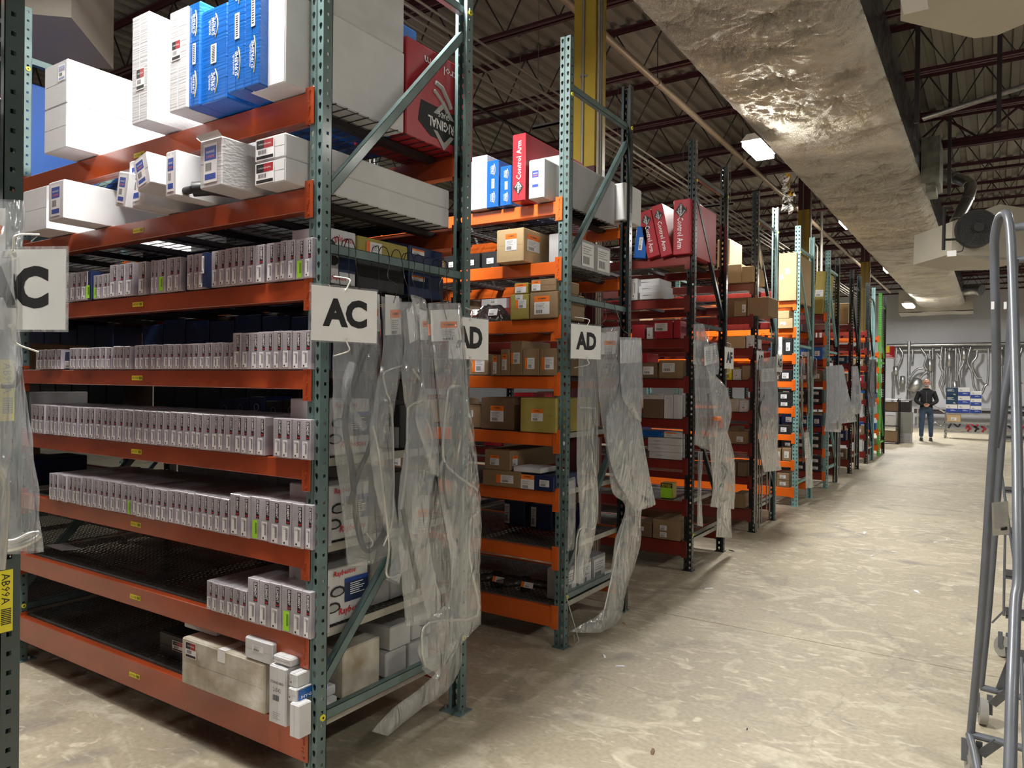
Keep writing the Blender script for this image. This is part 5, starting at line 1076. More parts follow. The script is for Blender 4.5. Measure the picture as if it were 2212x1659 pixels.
# bags at the left edge, on the AB frame
hbag('clear bag with an orange card at the top left edge', [(-60, 430, 55, 434), (-60, 490, 52, 500), (-60, 560, 46, 558)], .07, (-45, 540, 12, 542, 12, 450, -45, 450), [], seed=41)
hbag('large milky bag with bent steel tubes at the left edge', [(-60, 560, 46, 556), (-60, 720, 44, 745), (-50, 900, 62, 900), (-40, 1050, 82, 1060), (-30, 1140, 88, 1150), (-20, 1195, 92, 1192)], .055, None,
     [([(46, 792), (38, 820), (30, 832), (4, 834)], .007, 'steel_dark'), ([(0, 1186), (40, 1178), (70, 1165), (82, 1156)], .012, 'alu'), ([(0, 1172), (30, 1170), (60, 1156), (82, 1152)], .009, 'alu')], m='plastic', seed=42, puff=.03)
hbag('clear bag with a thick white tube, nearest at the left edge', [(-80, 600, 40, 556), (-80, 760, 36, 760), (-80, 900, 26, 900), (-80, 1060, 18, 1060), (-80, 1230, 4, 1230)], .10, None, [([(-20, 960), (0, 1020), (12, 1050), (10, 1120), (2, 1230)], .011, 'alu')], seed=43)

# ------------------------------------------------------------------ foil wrapped duct
DX0, DX1, DZ0, DZ1, DY0, DY1 = -.16, 1.28, 4.45, 5.04, -3.0, 30.0
random.seed(11)
pins = []
y = DY0
while y < 16:
    for x in (-.08, .22, .56, .90, 1.22):
        pins.append((x+random.uniform(-.1, .1), y+random.uniform(-.22, .22), random.uniform(.7, 1.2)))
    y += .72
NP = []
def ridge(v): return 1-min(1, abs(noise.noise(v))*3.2)
def duct_h(u, y, seed):      # loose foil blanket pinned at points, with pleats fanning from every pin and long cross pleats
    d = 0
    for px, py, s in NP:
        dx, dy = u-px, y-py
        if abs(dx) > .6 or abs(dy) > .6: continue
        r = math.hypot(dx, dy); a = math.atan2(dy, dx)
        d += -.085*s*math.exp(-(r/.09)) + .046*s*(abs(math.sin(a*6.5+px*9+noise.noise(Vector((r*6, px, py)))*1.5))**.6-.5)*math.exp(-r/.20)*min(1, r/.04)
    far_ = max(0, min(1, (y-14)/3))
    d += .016*ridge(Vector((u*.8+y*.3, y*2.6, seed)))**3*(1+far_) - .012*ridge(Vector((u*.5-y*.2, y*(3.5+2*far_), seed+5)))**4*(1+1.5*far_)
    return d*1.35 + noise.noise(Vector((u*1.6, y*2.2, seed+2)))*.035 + noise.noise(Vector((u*7+y*3, y*12, seed+8)))*.010 + (ridge(Vector((u*4-y*2, y*8, seed+12)))**2)*.010
DYS = [DY0+.10*k for k in range(50)]; y = 2.0
while y < DY1: DYS.append(y); y += .0125 if y < 12 else (.02 if y < 18 else .035)
DYS.append(DY1)
b = MB(); ny = len(DYS); nx = 100; vs = []
for j in range(ny):
    y = DYS[j]; NP = [p_ for p_ in pins if abs(y-p_[1]) < .6]
    sag = .02*math.sin(y*1.1)
    for i in range(nx):
        u = i/(nx-1); x = DX0+(DX1-DX0)*u; e = min(1, min(u, 1-u)*8)
        round_ = .06*(max(0, abs(u-.5)*2-.8)/.2)**2
        vs.append((x, y, DZ0-sag*e-.04*math.sin(PI*u)+round_-duct_h(x, y, 1)*(.4+.6*e)))
b.add(vs, [(j*nx+i, j*nx+i+1, (j+1)*nx+i+1, (j+1)*nx+i) for j in range(ny-1) for i in range(nx-1)], 'foil', True)
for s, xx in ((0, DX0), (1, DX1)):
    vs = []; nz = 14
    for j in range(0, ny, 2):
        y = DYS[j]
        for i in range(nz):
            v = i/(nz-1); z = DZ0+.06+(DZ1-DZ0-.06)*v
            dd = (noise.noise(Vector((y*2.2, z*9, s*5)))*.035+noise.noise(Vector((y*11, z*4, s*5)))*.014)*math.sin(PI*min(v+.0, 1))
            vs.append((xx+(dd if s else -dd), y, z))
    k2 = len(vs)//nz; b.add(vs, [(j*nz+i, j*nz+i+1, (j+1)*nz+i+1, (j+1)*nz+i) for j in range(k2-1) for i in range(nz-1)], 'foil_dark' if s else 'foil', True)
b.quad((DX0, DY0, DZ1), (DX1, DY0, DZ1), (DX1, DY1, DZ1), (DX0, DY1, DZ1), 'foil'); b.quad((DX0, DY1, DZ0), (DX1, DY1, DZ0), (DX1, DY1, DZ1), (DX0, DY1, DZ1), 'foil'); b.quad((DX0, DY0, DZ0), (DX1, DY0, DZ0), (DX1, DY0, DZ1), (DX0, DY0, DZ1), 'foil')
duct = b.obj('air_duct', label='huge crinkled silver foil wrapped air duct above the aisle', cat='duct')
b = MB()        # elbow at the end turning left
vs = []; nA, nB = 24, 16
for z, sgn in ((DZ0-.22, 1), (DZ1, 0)):
    for i in range(nA):
        for j in range(nB):
            u, v = i/(nA-1), j/(nB-1); x = -.78+2.3*u; y = 29.95+1.35*v; vs.append((x, y, z+(.0 if not sgn else noise.noise(Vector((x*2, y*3, 3)))*.03-.05*math.sin(PI*v))))
for q in (0, nA*nB): b.add(vs[q:q+nA*nB], [(i*nB+j, i*nB+j+1, (i+1)*nB+j+1, (i+1)*nB+j) for i in range(nA-1) for j in range(nB-1)], 'foil', True)
for (xa, ya), (xb, yb) in (((-.78, 29.95), (1.52, 29.95)), ((-.78, 29.95), (-.78, 31.3)), ((-.78, 31.3), (1.52, 31.3)), ((1.52, 31.3), (1.52, 29.95))): b.quad((xa, ya, DZ0-.2), (xb, yb, DZ0-.2), (xb, yb, DZ1), (xa, ya, DZ1), 'foil')
b.obj('duct_elbow', duct)
b = MB(); b.tube([(1.28, 28.2, 4.75), (1.62, 28.1, 4.75), (1.78, 28.0, 4.70)], .18, 'steel', 14); b.obj('duct_spout', duct, label='bare metal spout')
# torn insulation hanging at the duct's left edge
b = MB(); p0 = on(1700, 408, 0, DX0-.03)
random.seed(5)
for k in range(90):
    zz = random.uniform(-.26, .16); a = p0+Vector((random.gauss(0, .03), random.gauss(-.55*zz, .06), zz)); q_ = random.uniform(.015, .045)
    pts = [a+Vector((random.uniform(-q_, q_), random.uniform(-q_, q_), random.uniform(-q_, q_)*1.3)) for _ in range(6)]
    b.add(pts, [(0, 1, 2), (0, 2, 3), (0, 3, 4), (1, 2, 4), (0, 4, 5), (2, 3, 5), (1, 4, 5)], 'insul_yellow' if (zz > -.1 and a.x > p0.x) and k % 2 else 'insul', True)
b.obj('torn_insulation', duct, label='ragged white and yellow insulation')
# branch pipe, junction plenum and end pieces on the duct's right side
b = MB(); q = [on(1990, 262, 0, 1.5), on(2030, 350, 0, 1.5)]
y0_, y1_ = on(1992, 300, 0, 1.3).y, on(2030, 300, 0, 1.47).y
b.box(0, .22, 0, .75, 0, .62, 'steel_gal'); b.box(.05, .17, .15, .6, -.1, 0, 'steel_gal'); b.obj('sheet_metal_box', loc=(1.29, y0_, 4.36), label='stained galvanised sheet box on the right side of the foil duct', cat='duct box')
b = MB(); pts = [on(2027, 372, 0, 1.5), on(2070, 385, 1, on(2027, 372, 0, 1.5).y), ]
D_ = pts[0].y*.836+.3
Lp = [on(2016, 372, 0, 1.30), dep(2065, 385, 11.6), dep(2095, 400, 11.3), dep(2090, 430, 11.1), dep(2066, 478, 11.0), dep(2066, 492, 10.9), dep(2085, 500, 10.8)]
b.tube(smooth_path(Lp, 4), .085, 'steel', 14); o = b.obj('flue_pipe', label='shiny bent flue pipe running from the duct down to the cream unit', cat='pipe')
for i in (1, 2, 3, 4): 
    c = MB(); d_ = (Lp[i+1]-Lp[i]).normalized() if i < 5 else Vector((0, 0, 1)); c.tube([Lp[i]-d_*.02, Lp[i]+d_*.02], .092, 'steel', 14); c.obj('pipe_joint', o)
# cream hanging units (hexagonal hoods)
def hood(label, pts, d, name='heater_hood', th=.5):
    P_ = [dep(px, py, d_) for (px, py), d_ in zip(pts, d)]; n = len(P_); b = MB(); up = Vector((0, 0, th))
    b.add(P_+[p+up for p in P_], [tuple(range(n))]+[(i, (i+1) % n, n+(i+1) % n, n+i) for i in range(n)]+[tuple(range(n, 2*n))], 'cream_unit'); return b.obj(name, label=label, cat='unit')
def hood_z(label, pts, z, th, name='heater_hood'):
    P_ = [on(px, py, 2, z) for px, py in pts]; n = len(P_); b = MB()
    b.add(P_+[p+Vector((0, 0, th)) for p in P_], [tuple(reversed(range(n)))]+[(i, (i+1) % n, n+(i+1) % n, n+i) for i in range(n)]+[tuple(range(n, 2*n))], 'cream_unit'); return b.obj(name, label=label, cat='unit')
h1 = hood_z('cream sheet metal hood with pointed underside, top right of the view', [(1945, 45), (2105, 83), (2155, 76), (2240, 40), (2240, -120), (1950, -120)], 4.05, .6)
b = MB(); q = on(1955, 8, 2, 4.0); b.box(0, .14, -.05, .25, 0, .13, 'paper'); b.box(.02, .12, -.052, -.05, .02, .11, 'grey_card'); b.obj('control_box', h1, (q.x-.02, q.y-.1, 4.0))
h2 = empty('heater_hood', 'cream hood with big black drum fan behind the ladder top, right', 'unit', tuple(dep(2150, 500, 9.5)))
c0 = dep(2150, 500, 9.5)
b = MB(); F_ = [dep(*p)-c0 for p in ((2058, 478, 9.5), (2160, 441, 9.5), (2230, 452, 9.6), (2230, 560, 9.6), (2140, 562, 9.5), (2055, 548, 9.5))]; n = 6; bk = (FW.normalized()*.9)
b.add(F_+[p+bk for p in F_], [tuple(range(n)), tuple(reversed(range(n, 2*n)))]+[(i, (i+1) % n, n+(i+1) % n, n+i) for i in range(n)], 'cream_unit'); b.obj('hood_body', h2)
b = MB(); fc = dep(2112, 492, 9.30)-c0; ax = (-FW+RT*-.35).normalized(); uu = ax.cross(Vector((0, 0, 1))).normalized(); vv = uu.cross(ax)
b.tube([fc-ax*.16, fc+ax*.0], .235, 'fan_black', 28)
for k in range(9): r_ = .04+.024*k; b.tube([fc+ax*(.03-.03*(r_/.23)**2)+(uu*math.cos(a)+vv*math.sin(a))*r_ for a in [j*PI/12 for j in range(25)]], .002, 'wire', 4, False)
for k in range(16): a = k*PI/8; b.tube([fc+ax*.03+(uu*math.cos(a)+vv*math.sin(a))*.03, fc+(uu*math.cos(a)+vv*math.sin(a))*.235], .002, 'wire', 4, False)
b.tube([fc, fc+ax*.06], .06, 'fan_black', 12); b.obj('drum_fan', h2, label='round black drum fan')
b = MB(); b.tube([dep(2040, 450, 9.3)-c0, dep(2038, 540, 9.3)-c0], .02, 'rubber', 8); b.tube([dep(2038, 450, 9.3)-c0, dep(2058, 450, 9.3)-c0], .014, 'rubber', 8); b.tube([dep(2040, 518, 9.3)-c0, dep(2066, 517, 9.3)-c0], .014, 'rubber', 8)
b.tube(smooth_path([dep(2066, 520, 9.25)-c0, dep(2080, 528, 9.25)-c0, dep(2078, 542, 9.25)-c0, dep(2062, 545, 9.25)-c0]), .006, 'rubber', 6); b.obj('gas_pipe', h2)
b = MB(); q = dep(2056, 548, 9.2)-c0; b.box(q.x-.05, q.x+.05, q.y-.03, q.y+.03, q.z-.035, q.z+.035, 'paper'); b.obj('control_box', h2)
hood_z('cream angled metal hood hanging over the AB and AC racks, top left', [(245, 150), (154, 38), (40, 28), (-120, 30), (-120, 130), (40, 133)], 4.0, .7)
# diagonal bar on the right side and hanging rods
b = MB(); b.tube([on(1995, 256, 2, 4.5), on(2225, 182, 2, 4.5)], .03, 'galv', 4); b.obj('strut_rail', label='long galvanised strut rail crossing under the right roof', cat='bracket')
for i, (px, py) in enumerate(((1983, 60), (2052, 270), (2160, 75))):
    p = on(px, py, 2, 5.0); b = MB(); b.box(-.02, .02, -.02, .02, -.9, .7, 'steel_dark'); b.obj('drop_rod', loc=p, label='%s dark hanging post under the right side of the roof' % ORD[i], cat='rod')

# ------------------------------------------------------------------ far end of the aisle
BY = 32.3
pipe('rack_rail', [(-1.4, BY, 3.17), (9, BY, 3.17)], .07, 'steel', 'long horizontal steel rail along the back wall carrying the exhaust pipes')
pipe('rack_rail', [(-1.4, BY+.08, 2.97), (9, BY+.08, 2.97)], .06, 'galv', 'lower grey rail under the steel rail on the back wall')
b = MB(); x_ = on(1963, 800, 1, BY-.1).x; b.tube([(x_, BY-.1, 0), (x_, BY-.1, 3.32)], .06, 'steel', 10); b.obj('rail_post', label='upright steel post of the exhaust pipe rail, behind the man', cat='post')
EX = [([(1936, 752), (1935, 790), (1932, 812), (1930, 862)], (790, 810)), ([(1943, 752), (1950, 768), (1938, 800), (1941, 830), (1943, 838)], (812, 830)), ([(1972, 755), (1970, 780)], None), ([(1990, 753), (2001, 770), (1997, 790), (2003, 803), (1985, 815)], None),
      ([(2008, 757), (2009, 775), (2011, 832)], (775, 803)), ([(2015, 752), (2014, 832)], None), ([(2024, 763), (2033, 775), (2030, 790), (2037, 805), (2030, 828), (2036, 846)], None), ([(2035, 749), (2032, 775), (2034, 800)], None), ([(2042, 752), (2041, 800), (2038, 832)], None),
      ([(2052, 752), (2051, 797), (2049, 850)], (757, 793)), ([(2065, 752), (2063, 850)], (822, 850)), ([(2071, 752), (2075, 775), (2072, 800), (2078, 848)], None), ([(2080, 750), (2083, 778), (2068, 815), (2072, 848)], (752, 778)),
      ([(2097, 750), (2090, 780), (2100, 805), (2103, 832), (2112, 850)], None), ([(2111, 757), (2109, 772), (2099, 787), (2110, 815), (2122, 817)], None), ([(2135, 753), (2134, 822), (2127, 835), (2120, 851), (2108, 851)], None), ([(2165, 750), (2163, 835)], (755, 790)), ([(2208, 752), (2200, 785), (2203, 822), (2207, 830)], None), ([(1962, 822), (1978, 800), (1995, 795)], None)]
exn = ['with a slim silencer, first from the left', 'curving twice beside the first', 'short straight stub', 'kinked, above the man\'s shoulder', 'with a round silencer right of the kinked one', 'plain straight, behind the silencer', 'twisted with yellow paint mark', 'short curved, over the twisted one', 'thin straight, centre', 'with a bright tall silencer, centre',
       'long with a silencer at its foot', 'wavy, right of centre', 'ending in a bright silencer at the top', 'long S-shaped', 'with a flange at its top, above blue cartons', 'hooked at the bottom, nearest the ladder', 'seen between the ladder rails', 'at the right edge', 'short elbow near the man']
for (pts, muf), nm in zip(EX, exn):
    P_ = [on(px, py, 1, BY-.13) for px, py in pts]; b = MB(); b.tube(smooth_path(P_, 4), .042, 'steel', 8); o = b.obj('exhaust_pipe', label='bare steel exhaust pipe '+nm+', back wall', cat='pipe')
    if muf: px = pts[1][0]; a, c = on(px, muf[0], 1, BY-.2), on(px, muf[1], 1, BY-.2); b = MB(); b.tube([a, a-Vector((0, 0, .03)), c+Vector((0, 0, .03)), c], [.045, .10, .10, .045], 'steel', 12); b.obj('silencer', o)
a, c = on(1987, 818, 1, BY-.35), on(1968, 846, 1, BY-.35); b = MB(); d_ = (c-a).normalized(); b.tube([a, a+d_*.06, c-d_*.06, c], [.12, .24, .24, .12], 'steel', 16); b.tube([c, c+Vector((.04, 0, -.1))], .035, 'steel', 8); b.tube(smooth_path([a, a+Vector((.15, 0, .2)), on(2003, 803, 1, BY-.35)]), .04, 'steel', 8)
b.obj('muffler', label='large oval muffler hanging tilted behind the man\'s shoulder', cat='muffler')
# cart with blue cartons
CY = 26.3; ct = empty('wire_cart', 'wheeled chrome wire cart loaded with blue and white cartons', 'cart', (0, CY, 0))
cx0, cx1 = on(2040, 900, 1, CY).x, on(2148, 900, 1, CY).x+.5
for z in (.78, .50, .22):
    b = MB(); b.box(cx0, cx1, 0, .02, z-.04, z, 'steel'); b.box(cx0, cx1, .48, .5, z-.04, z, 'steel'); b.box(cx0, cx0+.02, 0, .5, z-.04, z, 'steel'); b.box(cx1-.02, cx1, 0, .5, z-.04, z, 'steel')
    n_ = 24
    for k in range(n_): x = cx0+(cx1-cx0)*k/n_; b.tube([(x, 0, z), (x, .5, z)], .006, 'steel', 4, False)
    b.obj('wire_shelf', ct)
for x in (cx0+.02, cx1-.02):
    for y in (.02, .48):
        b = MB(); b.tube([(x, y, .14), (x, y, .85)], .014, 'steel', 8); b.obj('cart_post', ct)
        b = MB(); b.tube([(x-.02, y, .07), (x+.02, y, .07)], .07, 'wheel_grey', 14); b.box(x-.03, x+.03, y-.01, y+.01, .07, .15, 'steel'); b.obj('caster', ct)
b = MB(); b.tube(smooth_path([(cx0, .1, .78), (cx0-.25, .1, .95), (cx0-.33, .1, 1.05), (cx0-.33, .4, 1.05), (cx0-.25, .4, .95), (cx0, .4, .78)]), .014, 'steel', 8); b.obj('cart_handle', ct)
for i, (px0, px1) in enumerate(((2043, 2068), (2069, 2095), (2096, 2120))):
    for j in range(3):
        x0, x1 = on(px0, 870, 1, CY).x, on(px1, 870, 1, CY).x; h = .255 if i < 2 else .22
        g = i == 0 and j > 0
        carton('parts_carton', '%s carton, %s of the %s stack on the cart' % ('blue-green lettered' if g else 'blue and white', ('lowest', 'middle', 'topmost')[j], ('left', 'middle', 'right')[i]), x0, x1, CY+.06, CY+.42, .79+j*(h+.004), .79+j*(h+.004)+h, 'green_box' if g else 'white_card', [('f', .5, .5, .98, .96, 'hex')] if not g else [('f', .5, .5, .96, .96, 'wl')], tilt=0, seam=False)
carton('parts_carton', 'brown carton with white slip on the middle shelf of the cart', on(2045, 905, 1, CY).x, on(2075, 905, 1, CY).x, CY+.02, CY+.4, .51, .74, 'kraft_light', [('f', .5, .4, .4, .4, 'white')])
for i, px in enumerate((2090, 2106, 2122)):
    p = on(px, 925, 1, CY); b = MB(); b.tube(smooth_path([(0, 0, 0), (.05, 0, .12), (-.02, .02, .16), (.1, 0, .08)]), .03, 'box_red' if i % 2 == 0 else 'rubber', 6); b.obj('metal_part', loc=(p.x, CY+.1, .225), label='red and black metal part, %s on the bottom shelf of the cart' % ORD[i], cat='part')
# bench and grey cartons left of the man
def far(name, label, px0, px1, y0, dp, z0, z1, m, st=(), **k): return carton(name, label, on(px0, 900, 1, y0).x, on(px1, 900, 1, y0).x, y0, y0+dp, z0, z1, m, st, **k)
far('storage_box', 'low white box with scribbled letters on the floor left of the man', 1937, 1967, 23.2, .6, 0, .27, 'grey_card', [('f', .4, .6, .6, .4, 'bw')])
far('storage_box', 'large grey-green cabinet box standing on the scribbled box', 1935, 1968, 23.22, .62, .275, .86, 'cab_grey', seam=False)
far('storage_box', 'dark grey box stacked on the large grey-green one', 1937, 1966, 23.25, .5, .865, 1.20, 'steel_dark', [('f', .5, .9, .8, .1, 'white')], seam=False)
t = empty('steel_shelf', 'small steel shelf unit beside the green rack with boxes on it', 'shelf', (on(1924, 900, 1, 22.6).x, 22.6, 0))
for x in (-.25, .17):
    for y in (0, .4): b = MB(); b.box(x, x+.03, y, y+.03, 0, 1.25, 'steel_dark'); b.obj('shelf_post', t)
for z in (.06, .5, .9, 1.23): b = MB(); b.box(-.25, .2, 0, .43, z-.02, z, 'paper' if z > 1.2 else 'steel_dark'); b.obj('shelf_board', t)
tx = t.location.x
carton('carton', 'brown carton on the bottom board of the small steel shelf', tx-.2, tx+.15, 22.62, 22.95, .062, .35, 'kraft'); carton('carton', 'white labelled bin on the middle board of the small steel shelf', tx-.2, tx+.1, 22.62, 22.95, .502, .78, 'white_card', [('f', .4, .3, .2, .3, 'bw')]); carton('carton', 'dark brown carton on the upper board of the small steel shelf', tx-.2, tx+.15, 22.62, 22.95, .902, 1.15, 'kraft_dark')
b = MB(); b.quad((-.13, 0, 0), (.13, 0, 0), (.13, 0, .28), (-.13, 0, .28), 'red_print'); b.quad((-.13, -.003, .12), (.02, -.003, .12), (.02, -.003, .28), (-.13, -.003, .28), 'tag_yellow'); b.box(-.25, .2, -.2, .0, -.04, -.02, 'paper'); b.text('SALE', (0, -.006, .06), (1, 0, 0), (0, 0, 1), .06, 'white_print') if False else lines(b, -.1, .1, .03, .1, 2, 'white_print')
p = on(1919, 772, 1, 20.5); b.obj('notice', loc=(p.x, 20.55, p.z), label='red and yellow notice above a small white ledge on the far column', cat='sign')
# low clutter along the back wall
random.seed(9)
for i in range(8):
    x = 0.2+i*.55; b = MB(); b.tube(smooth_path([(0, 0, .05), (.12, 0, .25), (.3, .02, .12), (.4, 0, .3)]), .035, ('steel', 'rubber', 'box_red')[i % 3], 6); b.obj('exhaust_part', loc=(x, 31.6, 0), label='%s short bent exhaust part leaning along the foot of the back wall' % ORD[i], cat='part')
b = MB(); b.box(-.5, 4, -.1, .1, .74, .80, 'steel'); b.box(-.5, 4, -.02, .0, .55, .72, 'steel_dark'); b.box(-.4, -.35, -.1, .1, 0, .74, 'steel'); b.box(3.9, 3.95, -.1, .1, 0, .74, 'steel'); b.obj('wall_bench', loc=(.1, 32.0, 0), label='low steel bench rail along the back wall behind man and cart', cat='bench')

# ------------------------------------------------------------------ the man
def skin_body(name, joints, edges, m, parent, lv=1):
    me = bpy.data.meshes.new(name); me.from_pydata([j[0] for j in joints], edges, []); o = bpy.data.objects.new(name, me); COL.objects.link(o)
    sm = o.modifiers.new('s', 'SKIN'); su = o.modifiers.new('u', 'SUBSURF'); su.levels = lv; su.render_levels = lv
    for i, j in enumerate(joints):
        r = j[1]; me.skin_vertices[0].data[i].radius = r if isinstance(r, tuple) else (r, r)
    me.skin_vertices[0].data[0].use_root = True
    dg = bpy.context.evaluated_depsgraph_get(); ev = bpy.data.meshes.new_from_object(o.evaluated_get(dg)); bpy.data.objects.remove(o)
    ev.materials.clear(); ev.materials.append(MATS[m])
    for p in ev.polygons: p.use_smooth = True
    return link(name, ev, parent)
MX, MY = .50, 24.6
man = empty('person', 'bald bearded man in black jacket and blue jeans with hands clasped, far end', 'person', (MX, MY, 0), .10)
# one continuous body: legs, trunk, arms, neck
J = [((0, 0, .96), (.145, .11)), ((0, -.01, 1.15), (.15, .12)), ((0, 0, 1.34), (.165, .115)), ((0, .01, 1.46), (.11, .085)), ((0, .0, 1.55), (.058, .06)),
     ((-.095, 0, .88), (.10, .10)), ((-.115, -.02, .50), (.072, .075)), ((-.12, .02, .10), (.055, .058)),
     ((.095, 0, .88), (.10, .10)), ((.12, -.01, .50), (.072, .075)), ((.125, .03, .10), (.055, .058)),
     ((-.17, .01, 1.42), (.065, .065)), ((-.265, .0, 1.16), (.047, .047)), ((-.10, -.20, 1.06), (.034, .034)),
     ((.17, .01, 1.42), (.065, .065)), ((.265, .0, 1.16), (.047, .047)), ((.09, -.20, 1.06), (.034, .034))]
Ed = [(0, 1), (1, 2), (2, 3), (3, 4), (0, 5), (5, 6), (6, 7), (0, 8), (8, 9), (9, 10), (3, 11), (11, 12), (12, 13), (3, 14), (14, 15), (15, 16)]
body = skin_body('body', J, Ed, 'jeans', man, 2)
me = body.data; me.materials.append(MATS['jacket'])
for p in me.polygons:
    if p.center.z > .97: p.material_index = 1
skin_body('jacket', [((0, 0, .93), (.165, .135)), ((0, -.01, 1.15), (.175, .15)), ((0, 0, 1.33), (.178, .135)), ((0, .01, 1.47), (.115, .10)), ((-.18, .01, 1.41), (.080, .085)), ((-.275, .0, 1.16), (.060, .065)), ((-.12, -.185, 1.06), (.046, .046)), ((.18, .01, 1.41), (.080, .085)), ((.275, .0, 1.16), (.060, .065)), ((.11, -.185, 1.06), (.046, .046))],
          [(0, 1), (1, 2), (2, 3), (3, 4), (4, 5), (5, 6), (3, 7), (7, 8), (8, 9)], 'jacket', man, 2)
b = MB(); b.tube([(math.cos(a)*.088, math.sin(a)*.078+.005, 1.50-.02*math.sin(a)) for a in [k*PI/8 for k in range(17)]], .022, 'jacket', 8, False); b.tube([(0, -.150, 1.0), (0, -.155, 1.2), (0, -.12, 1.44)], .004, 'galv', 5); b.obj('jacket_collar', man)
b = MB()        # head with features
def ball(b, c, r, m, seg=14, ring=10, f=None):
    vs = []
    for i in range(ring+1):
        th = PI*i/ring
        for j in range(seg):
            ph = 2*PI*j/seg; d = Vector((math.sin(th)*math.cos(ph)*r[0], math.sin(th)*math.sin(ph)*r[1], math.cos(th)*r[2]))
            if f: d = f(d)
            vs.append(Vector(c)+d)
    b.add(vs, [(i*seg+j, (i+1)*seg+j, (i+1)*seg+(j+1) % seg, i*seg+(j+1) % seg) for i in range(ring) for j in range(seg)], m, True)
def headf(d):
    if d.z < 0: d = Vector((d.x*(1+d.z*2.2), d.y*(1+d.z*.9)-.01, d.z))
    return d
ball(b, (0, -.01, 1.695), (.078, .098, .118), 'skin', 20, 14, headf); ball(b, (0, -.112, 1.685), (.013, .02, .024), 'skin', 8, 6)
for s in (-1, 1): ball(b, (s*.080, .0, 1.69), (.012, .022, .034), 'skin', 8, 6); ball(b, (s*.028, -.098, 1.708), (.012, .008, .008), 'ink', 8, 6)
b.box(-.022, .022, -.108, -.10, 1.642, 1.647, 'label_red'); b.tube([(0, .0, 1.54), (0, -.005, 1.63)], .055, 'skin', 12); b.obj('head', man).scale = (1.12, 1.1, 1.0)
b = MB(); ball(b, (0, -.045, 1.628), (.058, .066, .046), 'grey_card', 14, 8, lambda d: Vector((d.x, d.y, d.z if d.z < .01 else .01))); b.obj('beard', man).scale = (1.12, 1.1, 1.0)
b = MB()
for s in (-1, 1): b.tube([(s*.030+math.cos(a)*.022, -.112, 1.708+math.sin(a)*.016) for a in [k*PI/6 for k in range(13)]], .003, 'label_red', 5, False); b.tube([(s*.052, -.11, 1.71), (s*.082, -.02, 1.71)], .0025, 'label_red', 5)
b.tube([(-.008, -.113, 1.71), (.008, -.113, 1.71)], .0025, 'label_red', 5); b.obj('eyeglasses', man).scale = (1.12, 1.1, 1.0)
for s in (-1, 1):       # hands: palm, four fingers and a thumb, clasped
    j = [((s*.07, -.215, 1.055), (.032, .022)), ((s*.03, -.235, 1.04), (.034, .02))]; e = [(0, 1)]
    for f_ in range(4):
        a = len(j); zz = 1.062-.018*f_; L_ = (.9, 1, .95, .8)[f_]
        j += [((s*.02, -.25, zz), .0095), ((-s*.02*L_, -.262-.004*f_, zz-.006), .009), ((-s*.048*L_, -.245, zz-.012), .0075)]; e += [(1, a), (a, a+1), (a+1, a+2)]
    a = len(j); j += [((s*.05, -.245, 1.082), .011), ((s*.018, -.262, 1.092), .0095), ((-s*.005, -.268, 1.086), .008)]; e += [(0, a), (a, a+1), (a+1, a+2)]
    skin_body('hand', j, e, 'skin', man, 1)
for s in (-1, 1):
    b = MB(); fx = s*.12; vs = []
    for k, (y, w_, h) in enumerate(((.09, .03, .05), (.06, .042, .09), (0, .045, .10), (-.08, .05, .07), (-.15, .05, .05), (-.20, .03, .03))):
        vs += [(fx-w_, y, .0), (fx+w_, y, .0), (fx+w_*.8, y, h), (fx-w_*.8, y, h)]
    b.add(vs, [(i*4+j, i*4+(j+1) % 4, (i+1)*4+(j+1) % 4, (i+1)*4+j) for i in range(5) for j in range(4)]+[(0, 1, 2, 3), (23, 22, 21, 20)], 'shoe', True); b.box(fx-.05, fx+.05, -.2, .09, 0, .018, 'shoe_sole'); b.obj('shoe', man)

# ------------------------------------------------------------------ rolling ladder at the right edge
base = dep(2130, 1500, 3.5); LD = empty('rolling_ladder', 'grey tubular rolling ladder cut by the right edge of the view', 'ladder', (base.x, base.y, 0)); LO = LD.location.copy()
def ltube(name, pts, r, n=12, m='ladder_grey', sm=True):
    P_ = [dep(*p)-LO for p in pts]; b = MB(); b.tube(smooth_path(P_, 5) if sm else P_, r, m, n); return b.obj(name, LD)
ltube('rail', [(2097, 1583, 3.05), (2112, 1420, 2.99), (2126, 1250, 2.93), (2142, 1000, 2.84), (2152, 850, 2.78), (2151, 700, 2.73), (2148, 560, 2.71), (2149, 510, 2.69), (2157, 475, 2.66), (2168, 462, 2.62), (2178, 470, 2.58), (2184, 520, 2.55), (2189, 640, 2.48), (2193, 780, 2.38), (2197, 950, 2.27), (2199, 1120, 2.15), (2200, 1250, 2.08), (2194, 1300, 2.05), (2190, 1400, 1.98), (2186, 1500, 1.91), (2181, 1700, 1.80)], .0152)
ltube('rail', [(2118, 1485, 3.45), (2132, 1350, 3.41), (2146, 1180, 3.37), (2160, 1000, 3.32), (2172, 850, 3.28), (2182, 720, 3.25), (2192, 560, 3.2)], .0152)
ltube('handrail', [(2148, 967, 2.95), (2160, 905, 2.95), (2178, 810, 2.95), (2192, 740, 2.95)], .017)
ltube('base_tube', [(2118, 1484, 3.45), (2165, 1496, 3.40), (2230, 1512, 3.33)], .0152, sm=False); ltube('base_tube', [(2096, 1586, 3.05), (2160, 1602, 2.99), (2230, 1622, 2.92)], .0152, sm=False); ltube('base_tube', [(2094, 1588, 3.05), (2104, 1625, 2.92), (2122, 1720, 2.66)], .0152, sm=False)
